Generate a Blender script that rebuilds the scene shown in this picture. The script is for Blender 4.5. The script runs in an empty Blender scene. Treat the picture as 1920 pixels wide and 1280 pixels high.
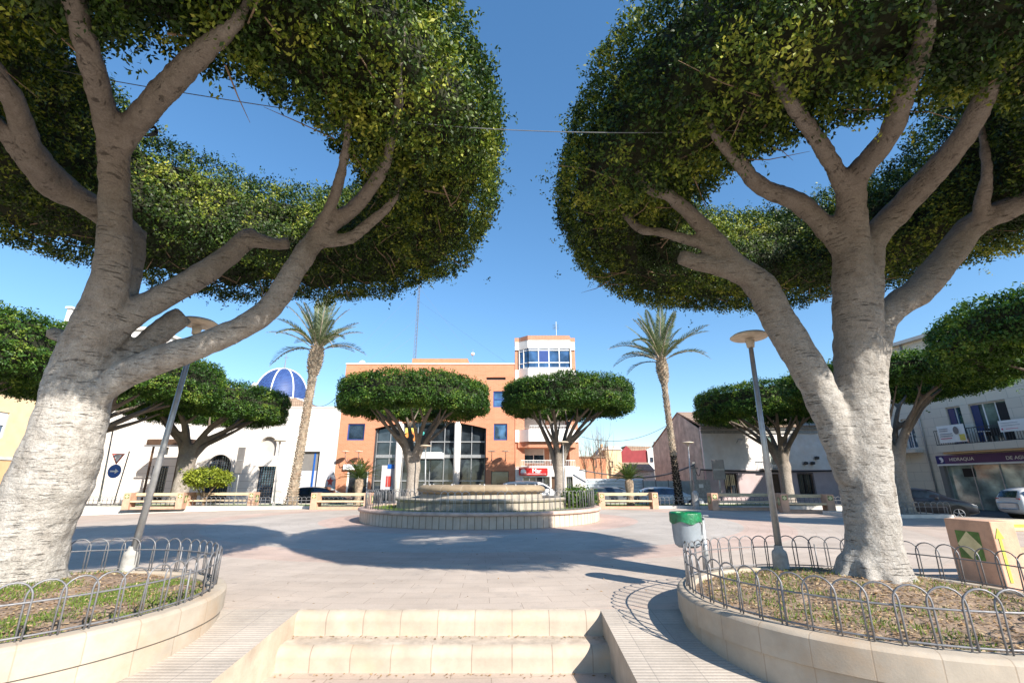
import bpy, math, random
import numpy as np
from mathutils import Vector, Matrix
R = math.radians
random.seed(7); rng = np.random.default_rng(11)
col = bpy.context.scene.collection
sc = bpy.context.scene

# ------------------------------------------------------------------ camera, sky, sun, exposure
FPX, H, TH = 870.0, 1.4, R(16.94)
cs, sn = math.cos(TH), math.sin(TH)
cam_d = bpy.data.cameras.new('camera'); cam = bpy.data.objects.new('camera', cam_d); col.objects.link(cam)
cam_d.sensor_width = 36; cam_d.lens = FPX / 1920 * 36; cam_d.clip_start = 0.05; cam_d.clip_end = 3000
cam.location = (0, 0, H); cam.rotation_euler = (R(90) + TH, 0, 0); sc.camera = cam
SUNX, SUNY = 1.05, -1.20                      # horizontal direction to the sun for unit height
W = bpy.data.worlds.new('World'); sc.world = W; W.use_nodes = True
wn = W.node_tree; bg = wn.nodes['Background']; sky = wn.nodes.new('ShaderNodeTexSky')
sky.sky_type = 'NISHITA'; sky.sun_disc = False
sky.sun_elevation = math.atan(1 / math.hypot(SUNX, SUNY)); sky.sun_rotation = math.atan2(SUNX, SUNY)
sky.altitude = 0; sky.air_density = 1.0; sky.dust_density = 0.1; sky.ozone_density = 3.0
hs_ = wn.nodes.new('ShaderNodeHueSaturation'); hs_.inputs['Saturation'].default_value = 1.3; gm_ = wn.nodes.new('ShaderNodeGamma'); gm_.inputs[1].default_value = 0.8; wn.links.new(sky.outputs[0], gm_.inputs[0]); wn.links.new(gm_.outputs[0], hs_.inputs['Color'])
wn.links.new(hs_.outputs[0], bg.inputs[0]); bg.inputs[1].default_value = 0.15
sl = bpy.data.lights.new('sun', 'SUN'); so = bpy.data.objects.new('sun', sl); col.objects.link(so)
sl.energy = 4.9; sl.angle = R(0.5); sl.color = (1.0, 0.93, 0.83)
so.rotation_euler = Vector((-SUNX, -SUNY, -1)).to_track_quat('-Z', 'Y').to_euler(); so.location = (20, -20, 30)
sc.view_settings.view_transform = 'Standard'; sc.view_settings.look = 'None'
sc.view_settings.exposure = 1.02; sc.view_settings.gamma = 1
sc.cycles.max_bounces = 6; sc.cycles.diffuse_bounces = 3; sc.cycles.transparent_max_bounces = 6

# ------------------------------------------------------------------ measuring helpers (photo survey -> metres)
def ray(px, py):
    u, v = px - 960, py - 640
    return (u, FPX * cs + v * sn, FPX * sn - v * cs)
def at(px, py, Y):
    r = ray(px, py); k = Y / r[1]; return Vector((r[0] * k, Y, H + r[2] * k))
def ground(px, py, z=0.0):
    r = ray(px, py); k = (z - H) / r[2]; return Vector((r[0] * k, r[1] * k, z))

# ------------------------------------------------------------------ materials
MATS = {}
class NT:
    def __init__(s, m): s.t = m.node_tree; s.n = s.t.nodes
    def new(s, kind, **kw):
        n = s.n.new('ShaderNode' + kind)
        for k, v in kw.items():
            if k.startswith('i_'): n.inputs[k[2:].replace('_', ' ')].default_value = v
            else: setattr(n, k, v)
        return n
    def link(s, a, b): s.t.links.new(a, b)
    def math(s, op, a, b=None, c=None):
        n = s.n.new('ShaderNodeMath'); n.operation = op
        for i, x in enumerate((a, b, c)):
            if x is None: continue
            if hasattr(x, 'links'): s.link(x, n.inputs[i])
            else: n.inputs[i].default_value = x
        return n.outputs[0]
    def mix(s, fac, a, b, mode='MIX'):
        n = s.n.new('ShaderNodeMix'); n.data_type = 'RGBA'; n.blend_type = mode
        for sock, x in ((n.inputs[0], fac), (n.inputs[6], a), (n.inputs[7], b)):
            if hasattr(x, 'links'): s.link(x, sock)
            elif isinstance(x, tuple): sock.default_value = (*x[:3], 1)
            else: sock.default_value = x
        return n.outputs[2]
    def ramp(s, fac, stops, interp='LINEAR'):
        n = s.n.new('ShaderNodeValToRGB'); n.color_ramp.interpolation = interp; e = n.color_ramp.elements
        while len(e) < len(stops): e.new(0.5)
        for el, (p, c) in zip(e, stops):
            el.position = p; el.color = (*c, 1) if isinstance(c, tuple) else (c, c, c, 1)
        s.link(fac, n.inputs[0]); return n.outputs[0]
def newmat(name):
    m = bpy.data.materials.new(name); m.use_nodes = True; MATS[name] = m
    nt = NT(m); return m, nt, nt.n['Principled BSDF']
def noise(nt, vec, scale, detail=5, rough=0.6):
    n = nt.new('TexNoise'); n.inputs['Scale'].default_value = scale; n.inputs['Detail'].default_value = detail
    n.inputs['Roughness'].default_value = rough
    if vec is not None: nt.link(vec, n.inputs['Vector'])
    return n.outputs[0]
def bump(nt, p, h, strength, dist=0.02):
    b = nt.new('Bump'); b.inputs['Strength'].default_value = strength; b.inputs['Distance'].default_value = dist
    nt.link(h, b.inputs['Height']); nt.link(b.outputs[0], p.inputs['Normal'])
def coords(nt, mode='obj'):
    tc = nt.new('TexCoord'); v = tc.outputs['Object']
    if mode == 'obj': return v
    s = nt.new('SeparateXYZ'); nt.link(v, s.inputs[0]); c = nt.new('CombineXYZ')
    if mode == 'wall':
        nt.link(nt.math('ADD', s.outputs[0], s.outputs[1]), c.inputs[0]); nt.link(s.outputs[2], c.inputs[1])
    if mode == 'cyl':       # around a round wall: arc length, height
        a = nt.math('ARCTAN2', s.outputs[1], s.outputs[0]); nt.link(nt.math('MULTIPLY', a, 2.2), c.inputs[0])
        nt.link(s.outputs[2], c.inputs[1])
    return c.outputs[0]
def plain(name, c, rough=0.7, var=0.12, scale=6.0, bmp=0.0, metal=0.0, spec=0.4, bs=40, stain=None, coat=0):
    m, nt, p = newmat(name); v = coords(nt)
    n = noise(nt, v, scale)
    lo = tuple(x * (1 - var * 1.6) for x in c); hi = tuple(min(1, x * (1 + var * 1.6)) for x in c)
    base = nt.ramp(n, [(0.3, lo), (0.7, hi)])
    if stain:
        s = nt.ramp(noise(nt, v, stain[1], 7, 0.7), [(0.48, 0.0), (0.72, 1.0)])
        base = nt.mix(nt.math('MULTIPLY', s, stain[2]), base, stain[0])
    nt.link(base, p.inputs['Base Color']); p.inputs['Roughness'].default_value = rough
    p.inputs['Metallic'].default_value = metal; p.inputs['Specular IOR Level'].default_value = spec
    p.inputs['Coat Weight'].default_value = coat
    if bmp: bump(nt, p, noise(nt, v, bs, 6), bmp)
    return m
def bricks(name, c1, c2, mortar, bw, bh, ms=0.01, mode='wall', rough=0.8, bmp=0.3, off=0.5, stain=None, var=0.25, ns=3.0, freq=2):
    m, nt, p = newmat(name); v = coords(nt, mode)
    b = nt.new('TexBrick'); nt.link(v, b.inputs['Vector']); b.offset = off; b.offset_frequency = freq
    b.inputs['Color1'].default_value = (*c1, 1); b.inputs['Color2'].default_value = (*c2, 1); b.inputs['Mortar'].default_value = (*mortar, 1)
    b.inputs['Scale'].default_value = 1; b.inputs['Brick Width'].default_value = bw; b.inputs['Row Height'].default_value = bh
    b.inputs['Mortar Size'].default_value = ms; b.inputs['Mortar Smooth'].default_value = 0.2
    o = coords(nt)
    n = nt.ramp(noise(nt, o, ns, 6, 0.65), [(0.3, 1 - var), (0.7, 1.0)])
    base = nt.mix(1.0, b.outputs[0], n, 'MULTIPLY')
    if stain:
        s = nt.ramp(noise(nt, o, stain[1], 8, 0.7), [(0.5, 0.0), (0.7, 1.0)])
        base = nt.mix(nt.math('MULTIPLY', s, stain[2]), base, stain[0])
    nt.link(base, p.inputs['Base Color']); p.inputs['Roughness'].default_value = rough; p.inputs['Specular IOR Level'].default_value = 0.3
    h = nt.math('ADD', nt.math('MULTIPLY', b.outputs[1], -1.0), nt.math('MULTIPLY', noise(nt, o, 60, 5), 0.3))
    bump(nt, p, h, bmp, 0.01); return m

def bark(name, c=(0.37, 0.345, 0.31), dark=(0.17, 0.145, 0.12), pale=(0.50, 0.48, 0.445), sc_=1.0, low=1.45):
    m, nt, p = newmat(name); v = coords(nt)
    mp = nt.new('Mapping'); mp.inputs['Scale'].default_value = (2.6 * sc_, 2.6 * sc_, 3.6 * sc_); nt.link(v, mp.inputs[0])
    rings = noise(nt, mp.outputs[0], 3.0, 8, 0.72)
    base = nt.ramp(rings, [(0.16, dark), (0.42, c), (0.72, pale)])
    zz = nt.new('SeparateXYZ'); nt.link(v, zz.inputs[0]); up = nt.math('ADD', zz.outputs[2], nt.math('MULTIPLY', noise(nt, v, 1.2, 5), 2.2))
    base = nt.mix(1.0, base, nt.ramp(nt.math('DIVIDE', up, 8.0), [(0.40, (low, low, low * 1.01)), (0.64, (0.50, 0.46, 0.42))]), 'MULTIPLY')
    blot = nt.ramp(noise(nt, v, 1.7 * sc_, 6, 0.65), [(0.35, 0.0), (0.75, 1.0)])
    base = nt.mix(nt.math('MULTIPLY', blot, 0.3), base, (0.25, 0.215, 0.18))
    mp2 = nt.new('Mapping'); mp2.inputs['Scale'].default_value = (3.2 * sc_, 3.2 * sc_, 30 * sc_); nt.link(v, mp2.inputs[0])
    fine = noise(nt, mp2.outputs[0], 1.6, 9, 0.78)
    cm = nt.math('MULTIPLY', nt.ramp(fine, [(0.57, 0.0), (0.64, 1.0)]), nt.ramp(noise(nt, v, 3.5, 4), [(0.42, 0.1), (0.6, 0.9)]))
    base = nt.mix(nt.math('MULTIPLY', cm, 0.75), base, (0.15, 0.125, 0.105))
    mp3 = nt.new('Mapping'); mp3.inputs['Scale'].default_value = (5.0, 5.0, 1.3); nt.link(v, mp3.inputs[0])
    streak = nt.ramp(noise(nt, mp3.outputs[0], 1.0, 7, 0.7), [(0.50, 0.0), (0.66, 0.62)])
    base = nt.mix(streak, base, (0.24, 0.21, 0.18))
    gr = nt.ramp(noise(nt, v, 60, 5, 0.75), [(0.25, 0.58), (0.75, 1.22)]); base = nt.mix(1.0, base, gr, 'MULTIPLY')
    spots = nt.ramp(noise(nt, v, 22 * sc_, 3, 0.5), [(0.66, 0.0), (0.74, 0.8)])
    base = nt.mix(nt.math('MULTIPLY', spots, 0.8), base, (0.13, 0.11, 0.09))
    nt.link(base, p.inputs['Base Color']); p.inputs['Roughness'].default_value = 0.85; p.inputs['Specular IOR Level'].default_value = 0.2
    h = nt.math('ADD', rings, nt.math('MULTIPLY', cm, -0.8)); h = nt.math('ADD', h, nt.math('MULTIPLY', noise(nt, v, 30, 6), 0.35))
    bump(nt, p, h, 1.0, 0.04); return m
def leafmat(name, stops, trans=0.15, rough=0.42):
    m, nt, p = newmat(name); a = nt.new('Attribute', attribute_name='tone')
    c = nt.ramp(a.outputs['Fac'], stops); nt.link(c, p.inputs['Base Color'])
    p.inputs['Roughness'].default_value = rough + .08; p.inputs['Specular IOR Level'].default_value = 0.3
    tr = nt.new('BsdfTranslucent'); nt.link(nt.mix(1.0, c, (1.5, 1.6, 0.7), 'MULTIPLY'), tr.inputs[0])
    mx = nt.new('MixShader'); mx.inputs[0].default_value = trans
    nt.link(p.outputs[0], mx.inputs[1]); nt.link(tr.outputs[0], mx.inputs[2])
    nt.link(mx.outputs[0], nt.n['Material Output'].inputs[0]); return m
def glassmat(name, c=(0.02, 0.03, 0.045), rough=0.04, metal=0.35, tint=None):
    m, nt, p = newmat(name); v = coords(nt)
    n = nt.ramp(noise(nt, v, 0.9, 4), [(0.35, tuple(x * 0.5 for x in c)), (0.7, tuple(min(1, x * 1.9) for x in c))])
    nt.link(n, p.inputs['Base Color']); p.inputs['Roughness'].default_value = rough; p.inputs['Metallic'].default_value = metal
    p.inputs['Specular IOR Level'].default_value = 0.9; bump(nt, p, noise(nt, v, 0.7, 2), 0.08, 0.05); return m

def paving():
    m, nt, p = newmat('plaza_slabs'); o = coords(nt)
    s = nt.new('SeparateXYZ'); nt.link(o, s.inputs[0])
    dx = nt.math('ADD', s.outputs[0], 1.27); dy = nt.math('SUBTRACT', s.outputs[1], 20.4)
    r = nt.math('SQRT', nt.math('ADD', nt.math('POWER', dx, 2.0), nt.math('POWER', dy, 2.0)))
    th = nt.math('ARCTAN2', dy, dx)
    c = nt.new('CombineXYZ'); nt.link(nt.math('MULTIPLY', th, 11.0), c.inputs[0]); nt.link(r, c.inputs[1])
    b = nt.new('TexBrick'); nt.link(c.outputs[0], b.inputs['Vector']); b.inputs['Scale'].default_value = 1
    b.inputs['Brick Width'].default_value = 0.6; b.inputs['Row Height'].default_value = 0.3; b.inputs['Mortar Size'].default_value = 0.004
    b.inputs['Mortar Smooth'].default_value = 0.3
    b.inputs['Color1'].default_value = (1, 1, 1, 1); b.inputs['Color2'].default_value = (0.93, 0.92, 0.91, 1); b.inputs['Mortar'].default_value = (0.66, 0.62, 0.59, 1)
    base = nt.ramp(nt.math('DIVIDE', r, 20.0), [(0.0, (0.60, 0.445, 0.375)), (0.31, (0.53, 0.475, 0.42)), (0.485, (0.60, 0.455, 0.38)), (0.56, (0.58, 0.49, 0.415)), (0.72, (0.60, 0.485, 0.405))], 'CONSTANT')
    base = nt.mix(1.0, base, b.outputs[0], 'MULTIPLY')
    lo = nt.ramp(noise(nt, o, 0.55, 6, 0.6), [(0.3, 0.80), (0.7, 1.04)]); base = nt.mix(1.0, base, lo, 'MULTIPLY')
    sp = nt.ramp(noise(nt, o, 45, 5, 0.7), [(0.3, 0.86), (0.7, 1.06)]); base = nt.mix(1.0, base, sp, 'MULTIPLY')
    st = nt.ramp(noise(nt, o, 2.3, 8, 0.75), [(0.52, 0.0), (0.72, 0.55)]); base = nt.mix(st, base, (0.34, 0.29, 0.25))
    gum = nt.ramp(noise(nt, o, 7.0, 2, 0.4), [(0.70, 0.0), (0.73, 0.45)]); base = nt.mix(gum, base, (0.24, 0.21, 0.19))
    big = nt.ramp(noise(nt, o, 0.22, 5, 0.7), [(0.38, 0.88), (0.6, 1.04)]); base = nt.mix(1.0, base, big, 'MULTIPLY')
    nt.link(base, p.inputs['Base Color']); p.inputs['Roughness'].default_value = 0.72; p.inputs['Specular IOR Level'].default_value = 0.35
    bump(nt, p, nt.math('ADD', nt.math('MULTIPLY', b.outputs[1], -1.0), nt.math('MULTIPLY', noise(nt, o, 70, 5), 0.4)), 0.35, 0.008)
    return m
def ribbed():
    m, nt, p = newmat('ribbed_ramp_tile'); o = coords(nt); s = nt.new('SeparateXYZ'); nt.link(o, s.inputs[0])
    w = nt.math('SINE', nt.math('MULTIPLY', s.outputs[1], 2 * math.pi / 0.05))
    b = nt.new('TexBrick'); nt.link(o, b.inputs['Vector']); b.inputs['Scale'].default_value = 1; b.inputs['Brick Width'].default_value = 0.4
    b.inputs['Row Height'].default_value = 0.4; b.inputs['Mortar Size'].default_value = 0.005; b.offset = 0
    b.inputs['Color1'].default_value = (0.55, 0.48, 0.41, 1); b.inputs['Color2'].default_value = (0.48, 0.42, 0.36, 1); b.inputs['Mortar'].default_value = (0.36, 0.32, 0.28, 1)
    base = nt.mix(nt.math('MULTIPLY', nt.math('GREATER_THAN', nt.math('MULTIPLY', w, -1.0), 0.75), 0.35), b.outputs[0], (0.27, 0.23, 0.19))
    d = nt.ramp(noise(nt, o, 1.6, 8, 0.7), [(0.35, 0.78), (0.65, 1.05)]); base = nt.mix(1.0, base, d, 'MULTIPLY')
    d = nt.ramp(noise(nt, o, 50, 5, 0.7), [(0.3, 0.85), (0.7, 1.05)]); base = nt.mix(1.0, base, d, 'MULTIPLY')
    nt.link(base, p.inputs['Base Color']); p.inputs['Roughness'].default_value = 0.8
    bump(nt, p, nt.math('ADD', nt.math('MULTIPLY', w, 0.5), nt.math('MULTIPLY', noise(nt, o, 60, 4), 0.4)), 0.5, 0.006); return m

M = MATS
paving(); ribbed()
plain('asphalt', (0.09, 0.09, 0.09), 0.9, 0.2, 3, 0.3)
plain('earth', (0.20, 0.16, 0.12), 0.95, 0.3, 2, 0.3)
bricks('step_stone', (0.50, 0.425, 0.34), (0.45, 0.38, 0.30), (0.34, 0.27, 0.21), 0.42, 40, 0.006, mode='wall', bmp=0.4, off=0, stain=((0.47, 0.335, 0.215), 1.6, 0.6), var=0.3)
def _fix(name):                                    # joints run across the step only: use x as the running coordinate
    nt = NT(M[name]); tc = [n for n in nt.n if n.type == 'TEX_COORD'][0]; b = [n for n in nt.n if n.type == 'TEX_BRICK'][0]
    mp = nt.new('Mapping'); mp.inputs['Location'].default_value = (0, 15, 0); nt.link(tc.outputs['Object'], mp.inputs[0]); nt.link(mp.outputs[0], b.inputs['Vector'])
_fix('step_stone')
bricks('bed_stone', (0.49, 0.425, 0.345), (0.45, 0.385, 0.31), (0.38, 0.31, 0.24), 0.46, 40, 0.006, mode='cyl', bmp=0.4, off=0.5, stain=((0.42, 0.29, 0.18), 1.3, 0.6), var=0.28)
bricks('fountain_stone', (0.60, 0.51, 0.43), (0.54, 0.45, 0.37), (0.22, 0.17, 0.13), 0.105, 40, 0.006, mode='cyl', bmp=0.5, off=0.5, stain=((0.45, 0.33, 0.24), 1.4, 0.4))
plain('fountain_cap', (0.52, 0.37, 0.30), 0.7, 0.15, 4, 0.2, stain=((0.4, 0.3, 0.25), 3, 0.5))
bricks('basin_stone', (0.42, 0.375, 0.31), (0.38, 0.335, 0.275), (0.25, 0.21, 0.17), 0.12, 40, 0.005, mode='cyl', bmp=0.4, stain=((0.30, 0.25, 0.19), 2.0, 0.6))
bricks('bowl_stone', (0.34, 0.26, 0.17), (0.30, 0.23, 0.15), (0.45, 0.37, 0.27), 0.72, 40, 0.012, mode='cyl', bmp=0.2, stain=((0.17, 0.12, 0.075), 2.5, 0.6))
plain('tread_stone', (0.46, 0.39, 0.32), 0.85, 0.16, 6, 0.4, stain=((0.30, 0.235, 0.18), 5, 0.6))
plain('ramp_side_stone', (0.46, 0.38, 0.295), 0.8, 0.15, 3, 0.3, stain=((0.42, 0.33, 0.24), 2, 0.5))
plain('soil', (0.25, 0.18, 0.13), 0.95, 0.35, 9, 0.8, bs=25, stain=((0.40, 0.31, 0.22), 4, 0.7))
plain('lawn', (0.10, 0.16, 0.035), 0.95, 0.4, 8, 0.8, bs=60)
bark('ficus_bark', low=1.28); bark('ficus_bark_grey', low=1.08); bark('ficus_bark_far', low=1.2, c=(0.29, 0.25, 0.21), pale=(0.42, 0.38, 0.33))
plain('cut_wood', (0.50, 0.40, 0.27), 0.8, 0.2, 8, 0.3)
plain('twig', (0.20, 0.14, 0.09), 0.9, 0.2, 8)
plain('crown_shade_hull', (0.02, 0.023, 0.010), 1.0, 0.5, 5, 0.8, bs=14)  # near-black hull added inside the leaves: blocks light, its colour stands for inner shade
leafmat('ficus_leaf', [(0.0, (0.008, 0.020, 0.004)), (0.45, (0.029, 0.064, 0.009)), (0.78, (0.130, 0.175, 0.016)), (1.0, (0.32, 0.33, 0.05))])
leafmat('ficus_leaf_far', [(0.0, (0.012, 0.036, 0.006)), (0.45, (0.036, 0.092, 0.012)), (0.8, (0.085, 0.155, 0.018)), (1.0, (0.19, 0.25, 0.035))], trans=0.25)
leafmat('yellow_leaf', [(0.0, (0.07, 0.11, 0.01)), (0.5, (0.19, 0.23, 0.02)), (1.0, (0.38, 0.40, 0.05))])
leafmat('palm_leaf', [(0.0, (0.06, 0.09, 0.045)), (0.6, (0.17, 0.21, 0.12)), (1.0, (0.34, 0.35, 0.23))], trans=0.15, rough=0.5)
leafmat('cycad_leaf', [(0.0, (0.03, 0.06, 0.015)), (1.0, (0.10, 0.15, 0.03))], trans=0.1)
leafmat('grass_blade', [(0.0, (0.07, 0.12, 0.02)), (0.6, (0.16, 0.24, 0.04)), (1.0, (0.38, 0.33, 0.12))], trans=0.3, rough=0.6)
leafmat('dry_leaf', [(0.0, (0.16, 0.09, 0.045)), (0.6, (0.36, 0.24, 0.13)), (1.0, (0.55, 0.43, 0.27))], trans=0.1, rough=0.8)
plain('palm_bark', (0.27, 0.20, 0.14), 0.95, 0.4, 9, 0.8, stain=((0.42, 0.35, 0.26), 5, 0.7))
plain('palm_stub', (0.36, 0.30, 0.23), 0.95, 0.35, 5, 0.5, stain=((0.30, 0.16, 0.09), 3, 0.6))
plain('palm_bark_black', (0.035, 0.028, 0.022), 0.95, 0.4, 9, 0.8)
plain('iron', (0.20, 0.20, 0.21), 0.5, 0.15, 20, metal=0.35)
plain('iron_silver', (0.52, 0.52, 0.53), 0.45, 0.1, 20, metal=0.3)
plain('galvanised', (0.42, 0.43, 0.44), 0.42, 0.1, 12, metal=0.6)
plain('lamp_shade_cream', (0.56, 0.47, 0.36), 0.6, 0.12, 8)
plain('concrete', (0.35, 0.34, 0.32), 0.85, 0.2, 7, 0.4)
plain('bench_pink', (0.52, 0.32, 0.22), 0.85, 0.1, 5, 0.25, stain=((0.42, 0.28, 0.2), 3, 0.35))
plain('bench_cream', (0.54, 0.43, 0.28), 0.85, 0.1, 5, 0.25, stain=((0.42, 0.3, 0.2), 3, 0.3))
plain('tile_green', (0.07, 0.16, 0.03), 0.4, 0.25, 12)
plain('tile_lime', (0.36, 0.44, 0.07), 0.45, 0.1, 9)
plain('tile_sand', (0.60, 0.54, 0.30), 0.5, 0.1, 9)
plain('bin_grey', (0.29, 0.33, 0.37), 0.45, 0.1, 5, metal=0.2, stain=((0.2, 0.2, 0.2), 6, 0.5))
plain('bin_bag', (0.003, 0.13, 0.045), 0.35, 0.35, 12, 0.6, spec=0.7, bs=14)
bricks('orange_brick', (0.60, 0.25, 0.135), (0.55, 0.215, 0.11), (0.56, 0.36, 0.26), 0.30, 0.11, 0.008, var=0.12, ns=0.8, bmp=0.15)
bricks('red_brick', (0.55, 0.22, 0.12), (0.48, 0.18, 0.095), (0.6, 0.44, 0.34), 0.28, 0.10, 0.012, var=0.15, bmp=0.15)
bricks('white_panel', (0.75, 0.70, 0.645), (0.73, 0.68, 0.625), (0.40, 0.35, 0.31), 60, 0.62, 0.016, var=0.07, ns=0.4, bmp=0.4)
plain('white_plaster', (0.78, 0.74, 0.70), 0.85, 0.05, 1.5, 0.1, stain=((0.6, 0.52, 0.45), 0.8, 0.4))
plain('white_stone_trim', (0.62, 0.57, 0.52), 0.8, 0.08, 3)
plain('cream_plaster', (0.72, 0.55, 0.34), 0.85, 0.06, 1.5, 0.1)
plain('ochre_plaster', (0.66, 0.44, 0.24), 0.85, 0.06, 1.5, 0.1)
plain('old_white_plaster', (0.74, 0.71, 0.69), 0.9, 0.08, 1.2, 0.3, stain=((0.66, 0.53, 0.42), 0.5, 0.55))
plain('mauve_plaster', (0.48, 0.38, 0.38), 0.9, 0.08, 1.0, 0.2, stain=((0.42, 0.34, 0.3), 0.8, 0.5))
plain('rough_render', (0.50, 0.46, 0.40), 0.95, 0.2, 1.2, 0.9, stain=((0.36, 0.33, 0.28), 0.9, 0.6), bs=9)
bricks('stone_tile_wall', (0.70, 0.62, 0.51), (0.67, 0.59, 0.48), (0.44, 0.39, 0.33), 1.2, 0.62, 0.012, var=0.1, ns=0.7, bmp=0.2)
bricks('roof_tile', (0.46, 0.33, 0.24), (0.38, 0.27, 0.2), (0.2, 0.14, 0.1), 0.22, 0.35, 0.03, mode='wall', bmp=0.8, off=0)
plain('maroon_wall', (0.27, 0.045, 0.05), 0.8, 0.1, 1.5)
bricks('dome_tile', (0.04, 0.09, 0.26), (0.06, 0.13, 0.34), (0.02, 0.03, 0.12), 0.35, 0.2, 0.03, mode='wall', rough=0.5, bmp=0.3)
plain('white_paint', (0.82, 0.82, 0.80), 0.5, 0.03, 4)
plain('shutter_grey', (0.50, 0.46, 0.42), 0.7, 0.05, 3)
plain('gate_dark', (0.20, 0.19, 0.18), 0.6, 0.05, 3)
plain('gate_light', (0.50, 0.50, 0.54), 0.6, 0.05, 3)
plain('blue_frame', (0.035, 0.07, 0.24), 0.4, 0.05, 3)
plain('dark_frame', (0.05, 0.05, 0.055), 0.5, 0.1, 3)
plain('black', (0.012, 0.012, 0.013), 0.6, 0.1, 3)
plain('wood_dark', (0.09, 0.05, 0.03), 0.7, 0.2, 3)
plain('red_sign', (0.55, 0.02, 0.02), 0.4, 0.08, 3)
plain('purple_sign', (0.10, 0.045, 0.17), 0.4, 0.08, 1)
plain('navy_sign', (0.015, 0.02, 0.16), 0.4, 0.05, 3)
plain('white_letter', (0.85, 0.85, 0.85), 0.5, 0.01, 3)
plain('grey_letter', (0.25, 0.28, 0.33), 0.6, 0.01, 3)
plain('sign_blue', (0.01, 0.10, 0.42), 0.35, 0.05, 3)
plain('sign_red', (0.42, 0.05, 0.04), 0.4, 0.08, 3)
plain('sign_back', (0.20, 0.19, 0.19), 0.5, 0.1, 3, metal=0.3)
plain('corrugated', (0.60, 0.66, 0.70), 0.4, 0.05, 2, metal=0.2)
plain('hoarding_grey', (0.40, 0.45, 0.44), 0.6, 0.12, 2)
plain('yellow_ink', (0.68, 0.55, 0.12), 0.6, 0.1, 9)
plain('pink_ink', (0.65, 0.12, 0.2), 0.6, 0.1, 9)
plain('orange_ink', (0.75, 0.25, 0.06), 0.6, 0.1, 9)
plain('teal_ink', (0.05, 0.35, 0.32), 0.6, 0.1, 9)
plain('cable', (0.03, 0.035, 0.04), 0.6, 0.1, 9)
plain('cable_pale', (0.13, 0.14, 0.15), 0.6, 0.1, 9)
glassmat('window_glass', (0.10, 0.17, 0.26), 0.03, 0.75)
glassmat('dark_glass', (0.035, 0.045, 0.055), 0.04, 0.35)
glassmat('shop_glass', (0.20, 0.26, 0.235), 0.08, 0.25)
glassmat('car_glass', (0.03, 0.05, 0.08), 0.03, 0.4)
def paint(name, c): plain(name, c, 0.3, 0.03, 2, metal=0.0, spec=0.5, coat=0.5)
paint('paint_blue', (0.015, 0.04, 0.14)); paint('paint_black', (0.012, 0.014, 0.022)); paint('paint_white', (0.75, 0.75, 0.75))
paint('paint_silver', (0.45, 0.47, 0.49)); paint('paint_grey', (0.10, 0.11, 0.12))
plain('tyre', (0.02, 0.02, 0.02), 0.9, 0.1, 9); plain('rim', (0.25, 0.25, 0.26), 0.45, 0.05, 9, metal=0.5)
glassmat('headlight', (0.6, 0.65, 0.7), 0.1, 0.3)

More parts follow.
